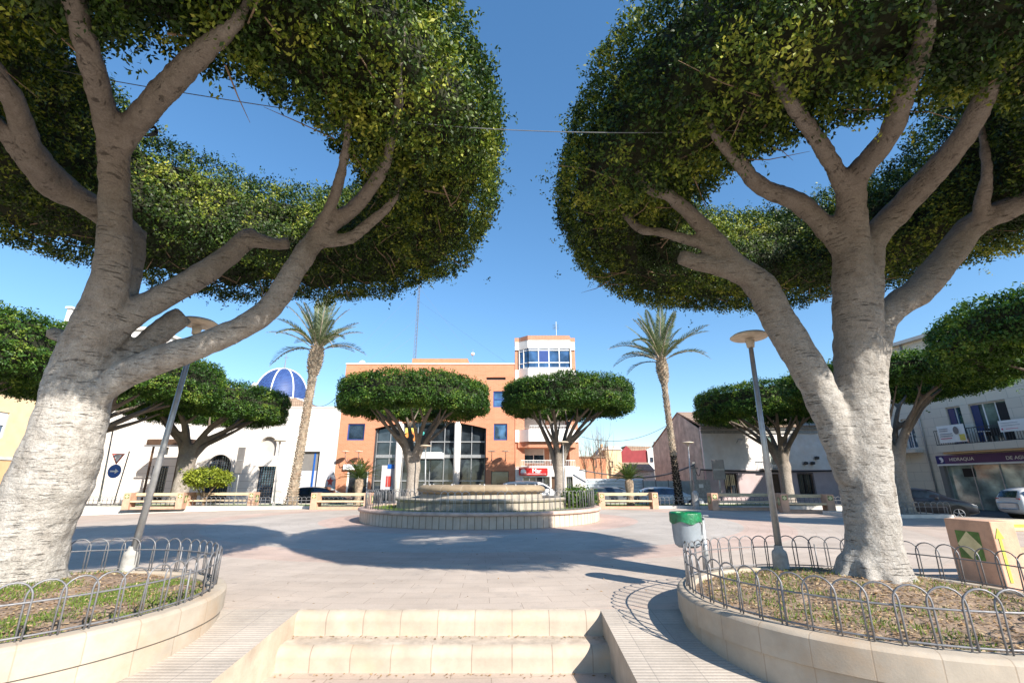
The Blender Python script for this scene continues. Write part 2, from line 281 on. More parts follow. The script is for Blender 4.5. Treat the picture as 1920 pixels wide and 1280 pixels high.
# ------------------------------------------------------------------ mesh builder
def mtx(o):
    m = Matrix.Translation(o.location) @ o.rotation_euler.to_matrix().to_4x4() if o else Matrix()
    return (mtx(o.parent) @ m) if (o and o.parent) else m
class MB:
    def __init__(s): s.v = []; s.f = []; s.m = []; s.cur = 0
    def face(s, vs, m=None):
        k = len(s.v); s.v += [tuple(p) for p in vs]; s.f.append(tuple(range(k, k + len(vs)))); s.m.append(s.cur if m is None else m)
    def add(s, vs, fs, m=None):
        k = len(s.v); s.v += [tuple(p) for p in vs]
        for f in fs: s.f.append(tuple(k + i for i in f)); s.m.append(s.cur if m is None else m)
        return s
    def box(s, x0, x1, y0, y1, z0, z1, m=None):
        return s.add([(x0, y0, z0), (x1, y0, z0), (x1, y1, z0), (x0, y1, z0), (x0, y0, z1), (x1, y0, z1), (x1, y1, z1), (x0, y1, z1)],
                     [(0, 3, 2, 1), (4, 5, 6, 7), (0, 1, 5, 4), (1, 2, 6, 5), (2, 3, 7, 6), (3, 0, 4, 7)], m)
    def prism(s, poly, h, axis='y', a=0.0, m=None):     # poly in the plane across the axis, from a to a+h
        n = len(poly)
        def P(p, t): return {'y': (p[0], t, p[1]), 'x': (t, p[0], p[1]), 'z': (p[0], p[1], t)}[axis]
        vs = [P(p, a) for p in poly] + [P(p, a + h) for p in poly]
        fs = [tuple(range(n - 1, -1, -1)), tuple(range(n, 2 * n))] + [(i, (i + 1) % n, n + (i + 1) % n, n + i) for i in range(n)]
        return s.add(vs, fs, m)
    def tube(s, pts, rad, n=8, m=None, cap=True, up=None):
        pts = [Vector(p) for p in pts]; N = len(pts)
        if not isinstance(rad, (list, tuple)): rad = [rad] * N
        vs = []; prev = None
        for i, p in enumerate(pts):
            d = (pts[min(i + 1, N - 1)] - pts[max(i - 1, 0)]).normalized()
            if prev is None: a = d.orthogonal().normalized()
            else: a = (prev - d * prev.dot(d)); a = a.normalized() if a.length > 1e-6 else d.orthogonal().normalized()
            prev = a; b = d.cross(a)
            for k in range(n):
                t = 2 * math.pi * k / n; vs.append(p + (a * math.cos(t) + b * math.sin(t)) * rad[i])
        fs = [(i * n + k, i * n + (k + 1) % n, (i + 1) * n + (k + 1) % n, (i + 1) * n + k) for i in range(N - 1) for k in range(n)]
        if cap: fs += [tuple(range(n - 1, -1, -1)), tuple((N - 1) * n + k for k in range(n))]
        return s.add(vs, fs, m)
    def lathe(s, prof, c=(0, 0, 0), n=32, m=None, a0=0, a1=2 * math.pi):
        full = abs(a1 - a0 - 2 * math.pi) < 1e-6; K = n if full else n + 1; vs = []
        for r, z in prof:
            for k in range(K):
                t = a0 + (a1 - a0) * k / n; vs.append((c[0] + r * math.cos(t), c[1] + r * math.sin(t), c[2] + z))
        fs = []
        for i in range(len(prof) - 1):
            for k in range(n):
                q = (k + 1) % K; fs.append((i * K + k, i * K + q, (i + 1) * K + q, (i + 1) * K + k))
        return s.add(vs, fs, m)
    def build(s, name, mats, parent=None, local=False, smooth=False, keep=False, bevel=0):
        if not isinstance(mats, (list, tuple)): mats = [mats]
        v = np.array(s.v, dtype=float); loc = Vector((0, 0, 0))
        if parent is not None and not local:
            mi = np.array(mtx(parent).inverted()); v = v @ mi[:3, :3].T + mi[:3, 3]
        elif parent is None and not keep:
            loc = Vector(((v[:, 0].min() + v[:, 0].max()) / 2, (v[:, 1].min() + v[:, 1].max()) / 2, v[:, 2].min())); v = v - np.array(loc)
        me = bpy.data.meshes.new(name); me.from_pydata(v.tolist(), [], s.f)
        for m in mats: me.materials.append(M[m] if isinstance(m, str) else m)
        if max(s.m): me.polygons.foreach_set('material_index', s.m)
        if smooth: me.polygons.foreach_set('use_smooth', [True] * len(s.f))
        me.update(); o = bpy.data.objects.new(name, me); col.objects.link(o); o.location = loc
        if parent is not None: o.parent = parent
        if bevel:
            b = o.modifiers.new('bevel', 'BEVEL'); b.width = bevel; b.segments = 2; b.limit_method = 'ANGLE'
        return o
def smooth_angle(o):
    me = o.data; me.polygons.foreach_set('use_smooth', [True] * len(me.polygons))
    m = o.modifiers.new('edges', 'EDGE_SPLIT'); m.split_angle = R(35); return o
def tag(o, label=None, cat=None, group=None, kind=None):
    if label: o['label'] = label
    if cat: o['category'] = cat
    if group: o['group'] = group
    if kind: o['kind'] = kind
    return o
def thing(name, label, cat, loc=(0, 0, 0), rz=0.0, group=None):
    o = bpy.data.objects.new(name, None); col.objects.link(o); o.location = loc; o.rotation_euler = (0, 0, rz)
    o.empty_display_size = 0.3; return tag(o, label, cat, group)
def dup(o, loc=None, rz=None, label=None, group=None, parent=None):
    c = o.copy(); col.objects.link(c); c.parent = parent
    for ch in list(o.children): dup(ch, parent=c)
    if loc is not None: c.location = loc
    if rz is not None: c.rotation_euler = (0, 0, rz)
    if label: c['label'] = label
    if group: c['group'] = group
    return c
def text(body, size, mat, parent, loc, rot=(R(90), 0, 0), name='lettering', bold=0.0, align='CENTER'):
    cu = bpy.data.curves.new(name, 'FONT'); cu.body = body; cu.size = size; cu.extrude = 0.004; cu.offset = bold; cu.align_x = align; cu.align_y = 'CENTER'
    t = bpy.data.objects.new('tmp', cu); col.objects.link(t); dg = bpy.context.evaluated_depsgraph_get()
    me = bpy.data.meshes.new_from_object(t.evaluated_get(dg)); bpy.data.objects.remove(t)
    me.materials.clear(); me.materials.append(M[mat]); me.name = name
    o = bpy.data.objects.new(name, me); col.objects.link(o); o.parent = parent; o.location = loc; o.rotation_euler = rot; return o

# ------------------------------------------------------------------ ground: terrain, road, plaza, steps, ramps
b = MB(); b.face([(-900, -40, -0.62), (900, -40, -0.62), (900, 1500, -0.62), (-900, 1500, -0.62)])
b.build('ground', 'earth', keep=True)['kind'] = 'structure'
b = MB(); b.face([(-70, 6.6, -0.32), (70, 6.6, -0.32), (70, 60, -0.32), (-70, 60, -0.32)])
b.build('road', 'asphalt', keep=True)['kind'] = 'structure'
b = MB(); b.face([(-12, -8, -0.47), (12, -8, -0.47), (12, 6.2, -0.47), (-12, 6.2, -0.47)])
b.build('lower_pavement', 'plaza_slabs', keep=True)['kind'] = 'structure'
YS = 6.05; SX0, SX1 = -2.45, 1.02
pts = [(-6.4, YS), (SX0, YS), (SX1, YS), (4.2, YS)]
arc = [(-0.5 + 22.4 * math.cos(t), 13 + 17.4 * math.sin(t)) for t in np.linspace(R(-20), R(200), 60)]
poly = pts + [(20.5, YS)] + arc + [(-21.5, YS)]
b = MB(); b.prism(poly, 0.5, 'z', -0.5); pl = b.build('plaza', 'plaza_slabs', keep=True); pl['kind'] = 'structure'
b = MB()
for i in range(1, len(poly)):
    p, q = Vector((*poly[i - 1], 0)), Vector((*poly[i], 0))
    if i <= 4: continue
    c0 = Vector((-0.5, 13, 0)); a_, b_ = c0 + (p - c0) * 1.008, c0 + (q - c0) * 1.008
    b.add([(*a_.xy, -0.5), (*b_.xy, -0.5), (*q.xy, -0.5), (*p.xy, -0.5), (*a_.xy, 0.02), (*b_.xy, 0.02), (*q.xy, 0.02), (*p.xy, 0.02)], [(4, 5, 6, 7), (0, 1, 5, 4), (2, 3, 7, 6)])
b.build('kerb', 'white_stone_trim', keep=True)['kind'] = 'structure'
# steps with big rounded nosings
stp = thing('steps', 'two wide cream stone steps with rounded nosings in front of plaza', 'steps', (0, 5.6, -0.47)); 
def nosing(y, ztop, zbot, x0, x1, back):
    r = 0.11; prof = [(y + back, zbot - 0.02), (y + back, ztop)] + [(y + r - r * math.sin(t), ztop - r + r * math.cos(t)) for t in np.linspace(0, R(90), 9)] + [(y + 0.012, zbot + 0.015), (y - 0.004, zbot - 0.02)]
    return prof
for (y, zt, zb, x0, x1, bk) in ((5.93, 0.005, -0.235, SX0, SX1, 0.125), (5.56, -0.235, -0.47, SX0 - 0.0, SX1 + 0.0, 0.5)):
    b = MB(); b.prism(nosing(y, zt, zb, x0, x1, bk), x1 - x0, 'x', x0); o = b.build('step', ['step_stone', 'tread_stone'], stp); [setattr(p_, 'material_index', 1) for p_ in o.data.polygons if p_.normal.z > .97]; smooth_angle(o)
stp['kind'] = 'structure'
# ramps each side of the steps
def ramp(x0, x1, nm):
    slope = 0.15 / 1.6; y1, y0 = YS, 1.2
    z0 = -(y1 - y0) * slope
    b = MB(); N = 1
    b.add([(x0, y0, -0.5), (x1, y0, -0.5), (x1, y1, -0.5), (x0, y1, -0.5), (x0, y0, z0), (x1, y0, z0), (x1, y1, 0.004), (x0, y1, 0.004)],
          [(4, 5, 6, 7)], 0)
    b.add([(x0, y0, -0.5), (x1, y0, -0.5), (x1, y1, -0.5), (x0, y1, -0.5), (x0, y0, z0), (x1, y0, z0), (x1, y1, 0.004), (x0, y1, 0.004)],
          [(0, 1, 5, 4), (1, 2, 6, 5), (3, 0, 4, 7)], 1)
    o = b.build('ramp', ['ribbed_ramp_tile', 'ramp_side_stone'], keep=True); o['kind'] = 'structure'
ramp(-7.9, SX0, 'l'); ramp(SX1, 6.6, 'r')

# ------------------------------------------------------------------ hoop fences
BAR = 0.0073
def hoop_mesh(w=0.23, h=0.40, r=BAR, n=6, name='hoop'):
    b = MB(); pts = [(-w / 2, 0, 0)] + [(-w / 2, 0, h - w / 2)] + [(-w / 2 * math.cos(t), 0, h - w / 2 + w / 2 * math.sin(t)) for t in np.linspace(0, math.pi, 11)][1:-1] + [(w / 2, 0, h - w / 2), (w / 2, 0, 0)]
    b.tube(pts, r, n); o = b.build(name, 'iron', None, keep=True, smooth=True); me = o.data; bpy.data.objects.remove(o); return me
HOOP_I = hoop_mesh()
HOOP_F = hoop_mesh(0.27, 0.50, 0.012, 5)
def fence(path, closed, z0, label, mesh=HOOP_I, spacing=0.232, h=0.47, mat='iron', group=None, rails=(0.03, 0.30), loc=None, r=BAR, lean=0.0, white=None):
    P = [Vector((p[0], p[1], 0)) for p in path]
    if closed: P.append(P[0])
    L = [0.0]
    for i in range(1, len(P)): L.append(L[-1] + (P[i] - P[i - 1]).length)
    def pt(s):
        for i in range(1, len(L)):
            if s <= L[i] + 1e-9:
                k = (s - L[i - 1]) / max(L[i] - L[i - 1], 1e-9); return P[i - 1].lerp(P[i], k), (P[i] - P[i - 1]).normalized()
        return P[-1], (P[-1] - P[-2]).normalized()
    c = sum(P, Vector()) / len(P) if loc is None else Vector(loc)
    t = thing('hoop_fence', label, 'fence', (c.x, c.y, z0), 0, group)
    n = max(1, round(L[-1] / spacing)); st = L[-1] / n
    for k in range(n if closed else n + 1):
        p, d = pt(k * st if closed else min(k * st, L[-1] - 1e-6)); o = bpy.data.objects.new('hoop', mesh); col.objects.link(o); o.parent = t
        o.location = (p.x - c.x + random.uniform(-.004, .004), p.y - c.y, 0.0); o.rotation_euler = (random.gauss(0, .02), random.gauss(0, .012), math.atan2(d.y, d.x) + random.gauss(0, .03))
        if white and white(p): o.material_slots[0].link = 'OBJECT'; o.material_slots[0].material = M['iron_silver']
    m = max(len(P) * 1, 2); S = [pt(L[-1] * i / 64)[0] for i in range(65)] if len(P) > 2 else [P[0], P[1]]
    for zr in rails:
        b = MB(); b.tube([(p.x, p.y, z0 + zr) for p in S], r * 1.1, 6, cap=not closed); b.build('rail', mat, t, smooth=True)
    npost = max(2, round(L[-1] / 2.3))
    for k in range(npost if closed else npost + 1):
        p, d = pt(L[-1] * k / npost); b = MB(); b.tube([(p.x, p.y, z0 - 0.10), (p.x, p.y, z0 + 0.30)], r * 1.3, 6); b.build('post', mat, t, smooth=True)
    return t

# ------------------------------------------------------------------ the two round raised beds in front
def blades(mb_pts, n, hmin, hmax, wid, mat, name, label, parent=None, flat=False):
    pass
def leafcloud(name, P, D, Nrm, ln, wd, tone, mats, extra=None, parent=None, loc=(0, 0, 0)):
    """leaves: centres P, axis D (unit), normals Nrm, lengths ln, widths wd -> one mesh"""
    n = len(P); S = np.cross(D, Nrm); S /= np.linalg.norm(S, axis=1)[:, None] + 1e-9
    up = np.cross(S, D)
    a = P - D * ln[:, None] * .5; t = P + D * ln[:, None] * .5
    l = P + S * wd[:, None] * .5 + up * wd[:, None] * .12 - D * ln[:, None] * .05; r = P - S * wd[:, None] * .5 + up * wd[:, None] * .12 - D * ln[:, None] * .05
    V = np.stack([a, l, t, r], 1).reshape(-1, 3)
    nv0 = 0; vE = fE = None
    if extra is not None: vE, fE = extra; nv0 = len(vE)
    me = bpy.data.meshes.new(name)
    allv = V if extra is None else np.vstack([vE, V]); nf0 = 0 if extra is None else len(fE)
    me.vertices.add(len(allv)); me.vertices.foreach_set('co', allv.ravel().astype(np.float32))
    nf = nf0 + n; me.loops.add(nf * 4); me.polygons.add(nf)
    idx = np.arange(n * 4) + nv0
    if extra is not None: idx = np.concatenate([np.array(fE).ravel(), idx])
    me.loops.foreach_set('vertex_index', idx.astype(np.int32)); me.polygons.foreach_set('loop_start', np.arange(nf, dtype=np.int32) * 4)
    at_ = me.attributes.new('tone', 'FLOAT', 'FACE'); tv = np.concatenate([np.zeros(nf0), tone]) if nf0 else tone
    at_.data.foreach_set('value', tv.astype(np.float32))
    for m in mats: me.materials.append(M[m])
    if extra is not None:
        mi = np.ones(nf, dtype=np.int32); mi[:nf0] = 0; me.polygons.foreach_set('material_index', mi)
    me.update(calc_edges=True); me.validate()
    o = bpy.data.objects.new(name, me); col.objects.link(o); o.location = loc
    if parent is not None: o.parent = parent
    return o
def unit(a): return a / (np.linalg.norm(a, axis=1)[:, None] + 1e-9)
def lump(P, seed, amps=((2.6, .10), (1.3, .07), (.6, .05))):
    g = np.random.default_rng(seed); d = np.zeros(len(P))
    for wl, a in amps:
        for _ in range(5):
            k = g.normal(size=3); k = k / np.linalg.norm(k) * 2 * math.pi / (wl * g.uniform(.8, 1.3)); d += a * .55 * np.sin(P @ k + g.uniform(0, 6.28))
    return d
def litter(cx, cy, rad, n, z, label, gz=lambda x, y: 0.0, inner=None, size=.045):
    a = rng.uniform(0, 2 * math.pi, n); r = rad * np.sqrt(rng.uniform(0, 1, n))
    P = np.stack([cx + r * np.cos(a), cy + r * np.sin(a), np.full(n, z)], 1); P[:, 2] += np.array([gz(x, y) for x, y, _ in P]) + rng.uniform(0.005, .02, n)
    D = unit(np.stack([rng.normal(size=n), rng.normal(size=n), rng.normal(size=n) * .2], 1)); N = unit(np.stack([rng.normal(size=n) * .3, rng.normal(size=n) * .3, np.ones(n)], 1))
    o = leafcloud('fallen_leaves', P, D, N, rng.uniform(.6, 1.3, n) * size, rng.uniform(.3, .5, n) * size, rng.uniform(0, 1, n), ['dry_leaf'])
    return tag(o, label, 'leaves', kind='stuff')
def grass(cx, cy, rad, n, gz, label, patchy=True, hb=.07, seed=1, keep=None, thr=.32):
    g = np.random.default_rng(seed); a = g.uniform(0, 2 * math.pi, n * 3); r = rad * np.sqrt(g.uniform(0, 1, n * 3))
    P = np.stack([cx + r * np.cos(a), cy + r * np.sin(a), np.zeros(n * 3)], 1)
    if patchy:
        q = lump(P * np.array([1, 1, 0]), seed + 5, ((1.4, .5), (.5, .5))); P = P[q > thr + g.uniform(-.4, .3, len(P))]
    if keep is not None: P = P[np.array([keep(x, y) for x, y, _ in P])]
    P = P[:n]; m = len(P); P[:, 2] = np.array([gz(x, y) for x, y, _ in P])
    D = unit(np.stack([g.normal(size=m) * .5, g.normal(size=m) * .5, np.ones(m)], 1)); h = g.uniform(.4, 1.2, m) * hb; P = P + D * h[:, None] * .45
    N = unit(np.stack([g.normal(size=m), g.normal(size=m), g.normal(size=m) * .1], 1))
    o = leafcloud('grass', P, D, N, h, np.full(m, .007) * g.uniform(.8, 1.6, m), g.beta(2, 3, m), ['grass_blade'])
    return tag(o, label, 'grass', kind='stuff')
def round_bed(cx, cy, Ro, side, tx, ty):
    w = thing('planter_wall', f'curved cream stone wall of the raised bed at the {side} of the steps', 'planter', (cx, cy, -0.5))
    zt = 0.28; ri = Ro - 0.19
    b = MB(); b.lathe([(Ro, 0.055), (Ro + .012, 0.06), (Ro + .012, zt - .03), (Ro - .008, zt - .006), (Ro - .03, zt), (ri + .02, zt), (ri, zt - .02), (ri, -0.3)], (cx, cy, 0), 128); smooth_angle(b.build('coping', 'bed_stone', w))
    b = MB(); b.lathe([(Ro - .012, -0.55), (Ro - .012, 0.051)], (cx, cy, 0), 128); b.build('lower_course', 'bed_stone', w, smooth=True)
    def gz(x, y):
        d = math.hypot(x - cx, y - cy) / ri; k = math.exp(-((x - tx) ** 2 + (y - ty) ** 2) / 1.1)
        return 0.225 + 0.04 * (1 - d * d) + .08 * k + 0.018 * math.sin(3.1 * x + 1.7 * y) * math.sin(2.3 * y - x) + .008 * math.sin(11 * x) * math.sin(13 * y)
    b = MB(); NR, NA = 30, 96; vs = [(cx, cy, gz(cx, cy))]
    for i in range(1, NR + 1):
        for k in range(NA):
            r = ri * i / NR; t = 2 * math.pi * k / NA; x, y = cx + r * math.cos(t), cy + r * math.sin(t); vs.append((x, y, gz(x, y) + random.uniform(-.006, .006)))
    fs = [(0, 1 + k, 1 + (k + 1) % NA) for k in range(NA)] + [(1 + (i - 1) * NA + k, 1 + i * NA + k, 1 + i * NA + (k + 1) % NA, 1 + (i - 1) * NA + (k + 1) % NA) for i in range(1, NR) for k in range(NA)]
    b.add(vs, fs); so_ = b.build('soil', 'soil', keep=True, smooth=True); so_['kind'] = 'structure'
    rf = Ro - .11
    fence([(cx + rf * math.cos(t), cy + rf * math.sin(t)) for t in np.linspace(0, 2 * math.pi, 97)[:-1]], True, 0.285, f'grey iron hoop fence round the big ficus at the {side} of the steps', loc=(cx, cy, 0), spacing=.196, rails=(.026, .255), r=.0072)
    return gz, ri
RB = (3.68, 5.36); LB = (-4.95, 5.08)
gzR, riR = round_bed(*RB, 1.86, 'right', 4.36, 6.22); gzL, riL = round_bed(*LB, 1.86, 'left', -5.75, 5.88)
grass(*RB, riR - .03, 2600, gzR, 'sparse green tufts in the bare soil of the right raised bed', seed=3, hb=.06)
grass(*LB, riL - .03, 9000, gzL, 'thicker green grass in the soil of the left raised bed', seed=9, hb=.05, thr=.22)
litter(*RB, riR - .03, 5200, 0.0, 'dry leaves scattered over the soil of the right raised bed', gzR)
litter(*LB, riL - .03, 3600, 0.0, 'dry leaves scattered over the soil of the left raised bed', gzL)
# leaves on the steps and the plaza
n = 420; P = []
for i in range(n):
    k = random.random()
    if k < .2: P.append((random.uniform(SX0, SX1), 5.9 - abs(random.gauss(0, .05)), -0.228))
    elif k < .38: P.append((random.uniform(SX0, SX1), 5.53 - abs(random.gauss(0, .06)), -0.463))
    else: P.append((random.uniform(-9, 9), random.uniform(6.3, 15), 0.006))
P = np.array(P); m = len(P)
tag(leafcloud('fallen_leaves', P, unit(np.stack([rng.normal(size=m), rng.normal(size=m), rng.normal(size=m) * .15], 1)), unit(np.stack([rng.normal(size=m) * .3, rng.normal(size=m) * .3, np.ones(m)], 1)), rng.uniform(.025, .05, m), rng.uniform(.012, .024, m), rng.uniform(0, .8, m), ['dry_leaf']), 'few dry leaves lying on the stone steps and the paving', 'leaves', kind='stuff')

# ------------------------------------------------------------------ ficus trees
def crown(Ro, Ri, z0, z1, nsprig, per, ln, seed, mats=('crown_shade_hull', 'ficus_leaf'), parent=None, c=(0, 0), npow=3.6, inset=.26, shoot=.06, spread=.11, lumps=((2.6, .10), (1.3, .07), (.6, .05)), name='crown', trim=0, tilt=0.0, hx=0.0):
    g = np.random.default_rng(seed); ring = Ri > 0
    rm = (Ro + Ri) / 2 if ring else 0.0; a = (Ro - Ri) / 2 if ring else Ro; b_ = (z1 - z0) / 2; zm = (z0 + z1) / 2
    T = np.linspace(0, 2 * math.pi, 721)[:-1] if ring else np.linspace(-math.pi / 2, math.pi / 2, 361)
    def prof(T, ins=0.0):
        c_, s_ = np.cos(T), np.sin(T); f = lambda q: np.sign(q) * np.abs(q) ** (2 / npow)
        return rm + (a - ins) * f(c_), zm + (b_ - ins) * f(s_)
    def nrm(T):
        c_, s_ = np.cos(T), np.sin(T); f = lambda q: np.sign(q) * np.abs(q) ** (2 - 2 / npow)
        x, z = f(c_) / a, f(s_) / b_; l = np.hypot(x, z) + 1e-9; return x / l, z / l
    def warp(P, rad):
        if tilt:
            w_ = np.clip((rm - rad) / a + .35, 0, 1); P = P.copy(); P[:, 1] += tilt * w_ * np.clip((P[:, 2] - zm) / b_, -1, 1); P[:, 0] += hx * w_
        return P
    r, z = prof(T); rr, zz = np.roll(r, -1), np.roll(z, -1); seg = np.hypot(rr - r, zz - z) * np.maximum(r, .02)
    if not ring: seg[-1] = 0
    i = g.choice(len(T), nsprig, p=seg / seg.sum()); t = T[i] + g.uniform(-.5, .5, nsprig) * (T[1] - T[0])
    r, z = prof(t); nx, nz = nrm(t); th = g.uniform(0, 2 * math.pi, nsprig)
    P = np.stack([r * np.cos(th), r * np.sin(th), z], 1); N = np.stack([nx * np.cos(th), nx * np.sin(th), nz], 1)
    d = lump(P, seed, lumps); up = nz > .5
    d = d + np.where(up, np.abs(g.normal(0, .07, nsprig)), 0) + np.where(g.random(nsprig) < shoot, g.exponential(.08, nsprig), 0) - g.exponential(.08, nsprig)
    P = warp(P + N * d[:, None], r)
    SD = unit(N + g.normal(0, .55, (nsprig, 3)) + np.array([0, 0, .25]))
    st = np.clip(.42 + .16 * lump(P, seed + 3, ((1.6, 1.), (.5, 1.))) + g.normal(0, .11, nsprig), 0, 1)
    k = np.repeat(np.arange(nsprig), per); m = len(k); s = g.uniform(-.5, 1, m)
    LP = P[k] + SD[k] * (s * spread)[:, None] + g.normal(0, ln * .55, (m, 3))
    LD = unit(SD[k] * .5 + g.normal(0, .6, (m, 3)) + np.array([0, 0, -.12])); LN = unit(N[k] * .9 + g.normal(0, .55, (m, 3)) + np.array([0, 0, .35]))
    tone = np.clip(st[k] + g.normal(0, .10, m) + .16 * (s > .6), 0, 1)
    L = ln * g.uniform(.7, 1.25, m); Wd = L * g.uniform(.42, .58, m)
    NA, NT_ = 72, 26; T2 = np.linspace(0, 2 * math.pi, NT_ + 1)[:-1] if ring else np.linspace(-math.pi / 2, math.pi / 2, NT_)
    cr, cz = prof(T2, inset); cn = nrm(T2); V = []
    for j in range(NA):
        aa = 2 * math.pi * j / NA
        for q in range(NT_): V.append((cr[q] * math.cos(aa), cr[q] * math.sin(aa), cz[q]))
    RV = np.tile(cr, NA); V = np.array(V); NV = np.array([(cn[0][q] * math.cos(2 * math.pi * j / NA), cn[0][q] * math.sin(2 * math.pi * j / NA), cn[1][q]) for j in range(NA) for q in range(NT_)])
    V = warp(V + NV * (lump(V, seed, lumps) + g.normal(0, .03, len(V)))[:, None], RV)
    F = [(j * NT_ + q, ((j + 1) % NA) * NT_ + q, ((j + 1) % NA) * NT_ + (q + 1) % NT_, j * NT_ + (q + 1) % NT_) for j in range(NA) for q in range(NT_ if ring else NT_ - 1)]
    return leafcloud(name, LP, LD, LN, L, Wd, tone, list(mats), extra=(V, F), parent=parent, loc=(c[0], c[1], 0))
def catmull(pts, sub=6):
    P = [np.array(p, float) for p in pts]; out = []
    for i in range(len(P) - 1):
        p0 = P[max(i - 1, 0)]; p1 = P[i]; p2 = P[i + 1]; p3 = P[min(i + 2, len(P) - 1)]
        for k in range(sub):
            t = k / sub; out.append(.5 * ((2 * p1) + (-p0 + p2) * t + (2 * p0 - 5 * p1 + 4 * p2 - p3) * t * t + (-p0 + 3 * p1 - 3 * p2 + p3) * t ** 3))
    out.append(P[-1]); return out
def limb(b, pts4, n=14, sub=6, wob=.018):
    S = catmull(pts4, sub); g = random.random() * 9
    b.tube([(p[0], p[1], p[2]) for p in S], [max(.012, p[3] * (1 + wob * math.sin(i * 1.3 + g) + wob * .7 * math.sin(i * 2.9 + g))) for i, p in enumerate(S)], n)
def knots(b, pts4, n=3):
    S = catmull(pts4, 4)
    for _ in range(n):
        p = random.choice(S[2:-1]); a = random.uniform(0, 6.28); r = p[3]
        q = Vector((p[0] + math.cos(a) * r * .82, p[1] + math.sin(a) * r * .82, p[2])); d = Vector((math.cos(a), math.sin(a), .5)) * r * .42
        b.tube([q - d, q, q + d], [r * .34, r * .3, r * .14], 8)
def near_trunk(root, branches, mat='ficus_bark', voxel=.028, flare=None, depth=.846):
    b = MB()
    for br in branches:
        pts = []
        for (px, py, Y, w) in br:
            Y *= depth; p = at(px, py, Y); yd = ray(px, py)[1]; pts.append((p.x, p.y, p.z, w * .5 * Y / yd * .83))
        if br[-1][3] <= 26:
            q, e = pts[-2], pts[-1]; h = math.hypot(e[0] - q[0], e[1] - q[1]) + 1e-6
            pts[-1] = (*e[:3], e[3] * 1.25); pts.append((e[0] + (e[0] - q[0]) / h * .35, e[1] + (e[1] - q[1]) / h * .35, e[2] + .75, e[3] * .7))
        limb(b, pts, 18, 7); knots(b, pts, 2)
    if flare:
        x, y, r = flare
        for k in range(9):
            a = k * 2 * math.pi / 9 + random.uniform(-.25, .25); L = r * random.uniform(1.25, 1.8)
            limb(b, [(x, y, .64, r * .55), (x + math.cos(a) * r * .62, y + math.sin(a) * r * .62, .43, r * .33), (x + math.cos(a) * r * 1.0, y + math.sin(a) * r * 1.0, .30, r * .22), (x + math.cos(a) * L, y + math.sin(a) * L, 0.20, r * .09)], 10, 4, .06)
    o = b.build('trunk', mat, root, smooth=True)
    m = o.modifiers.new('join', 'REMESH'); m.mode = 'VOXEL'; m.voxel_size = voxel; m.use_smooth_shade = True
    m = o.modifiers.new('soften', 'SMOOTH'); m.factor = .5; m.iterations = 9
    tx = bpy.data.textures.new('bark_lumps', 'CLOUDS'); tx.noise_scale = .17; tx.noise_depth = 3
    m = o.modifiers.new('lumps', 'DISPLACE'); m.texture = tx; m.strength = .038; m.mid_level = .5; m.texture_coords = 'LOCAL'
    return o
def twigs(root, c, Ro, Ri, z0, n, seed, down=.0):
    g = random.Random(seed); b = MB()
    for _ in range(n):
        a = g.uniform(0, 6.283); r = g.uniform(Ri + .1, Ro - .3); x, y = c[0] + r * math.cos(a), c[1] + r * math.sin(a)
        d = Vector((g.gauss(0, 1), g.gauss(0, 1), g.gauss(.1, .25))).normalized(); L = g.uniform(.3, .95); z = z0 + g.uniform(-.06, .1)
        p = Vector((x, y, z)); q = p + d * L * .5 + Vector((0, 0, g.uniform(-.05, .08))); e = p + d * L + Vector((0, 0, g.uniform(0, .2)))
        b.tube([p, q, e], [g.uniform(.006, .013), .006, .002], 4)
    o = b.build('twigs', 'twig', root); o['kind'] = 'stuff'; return o

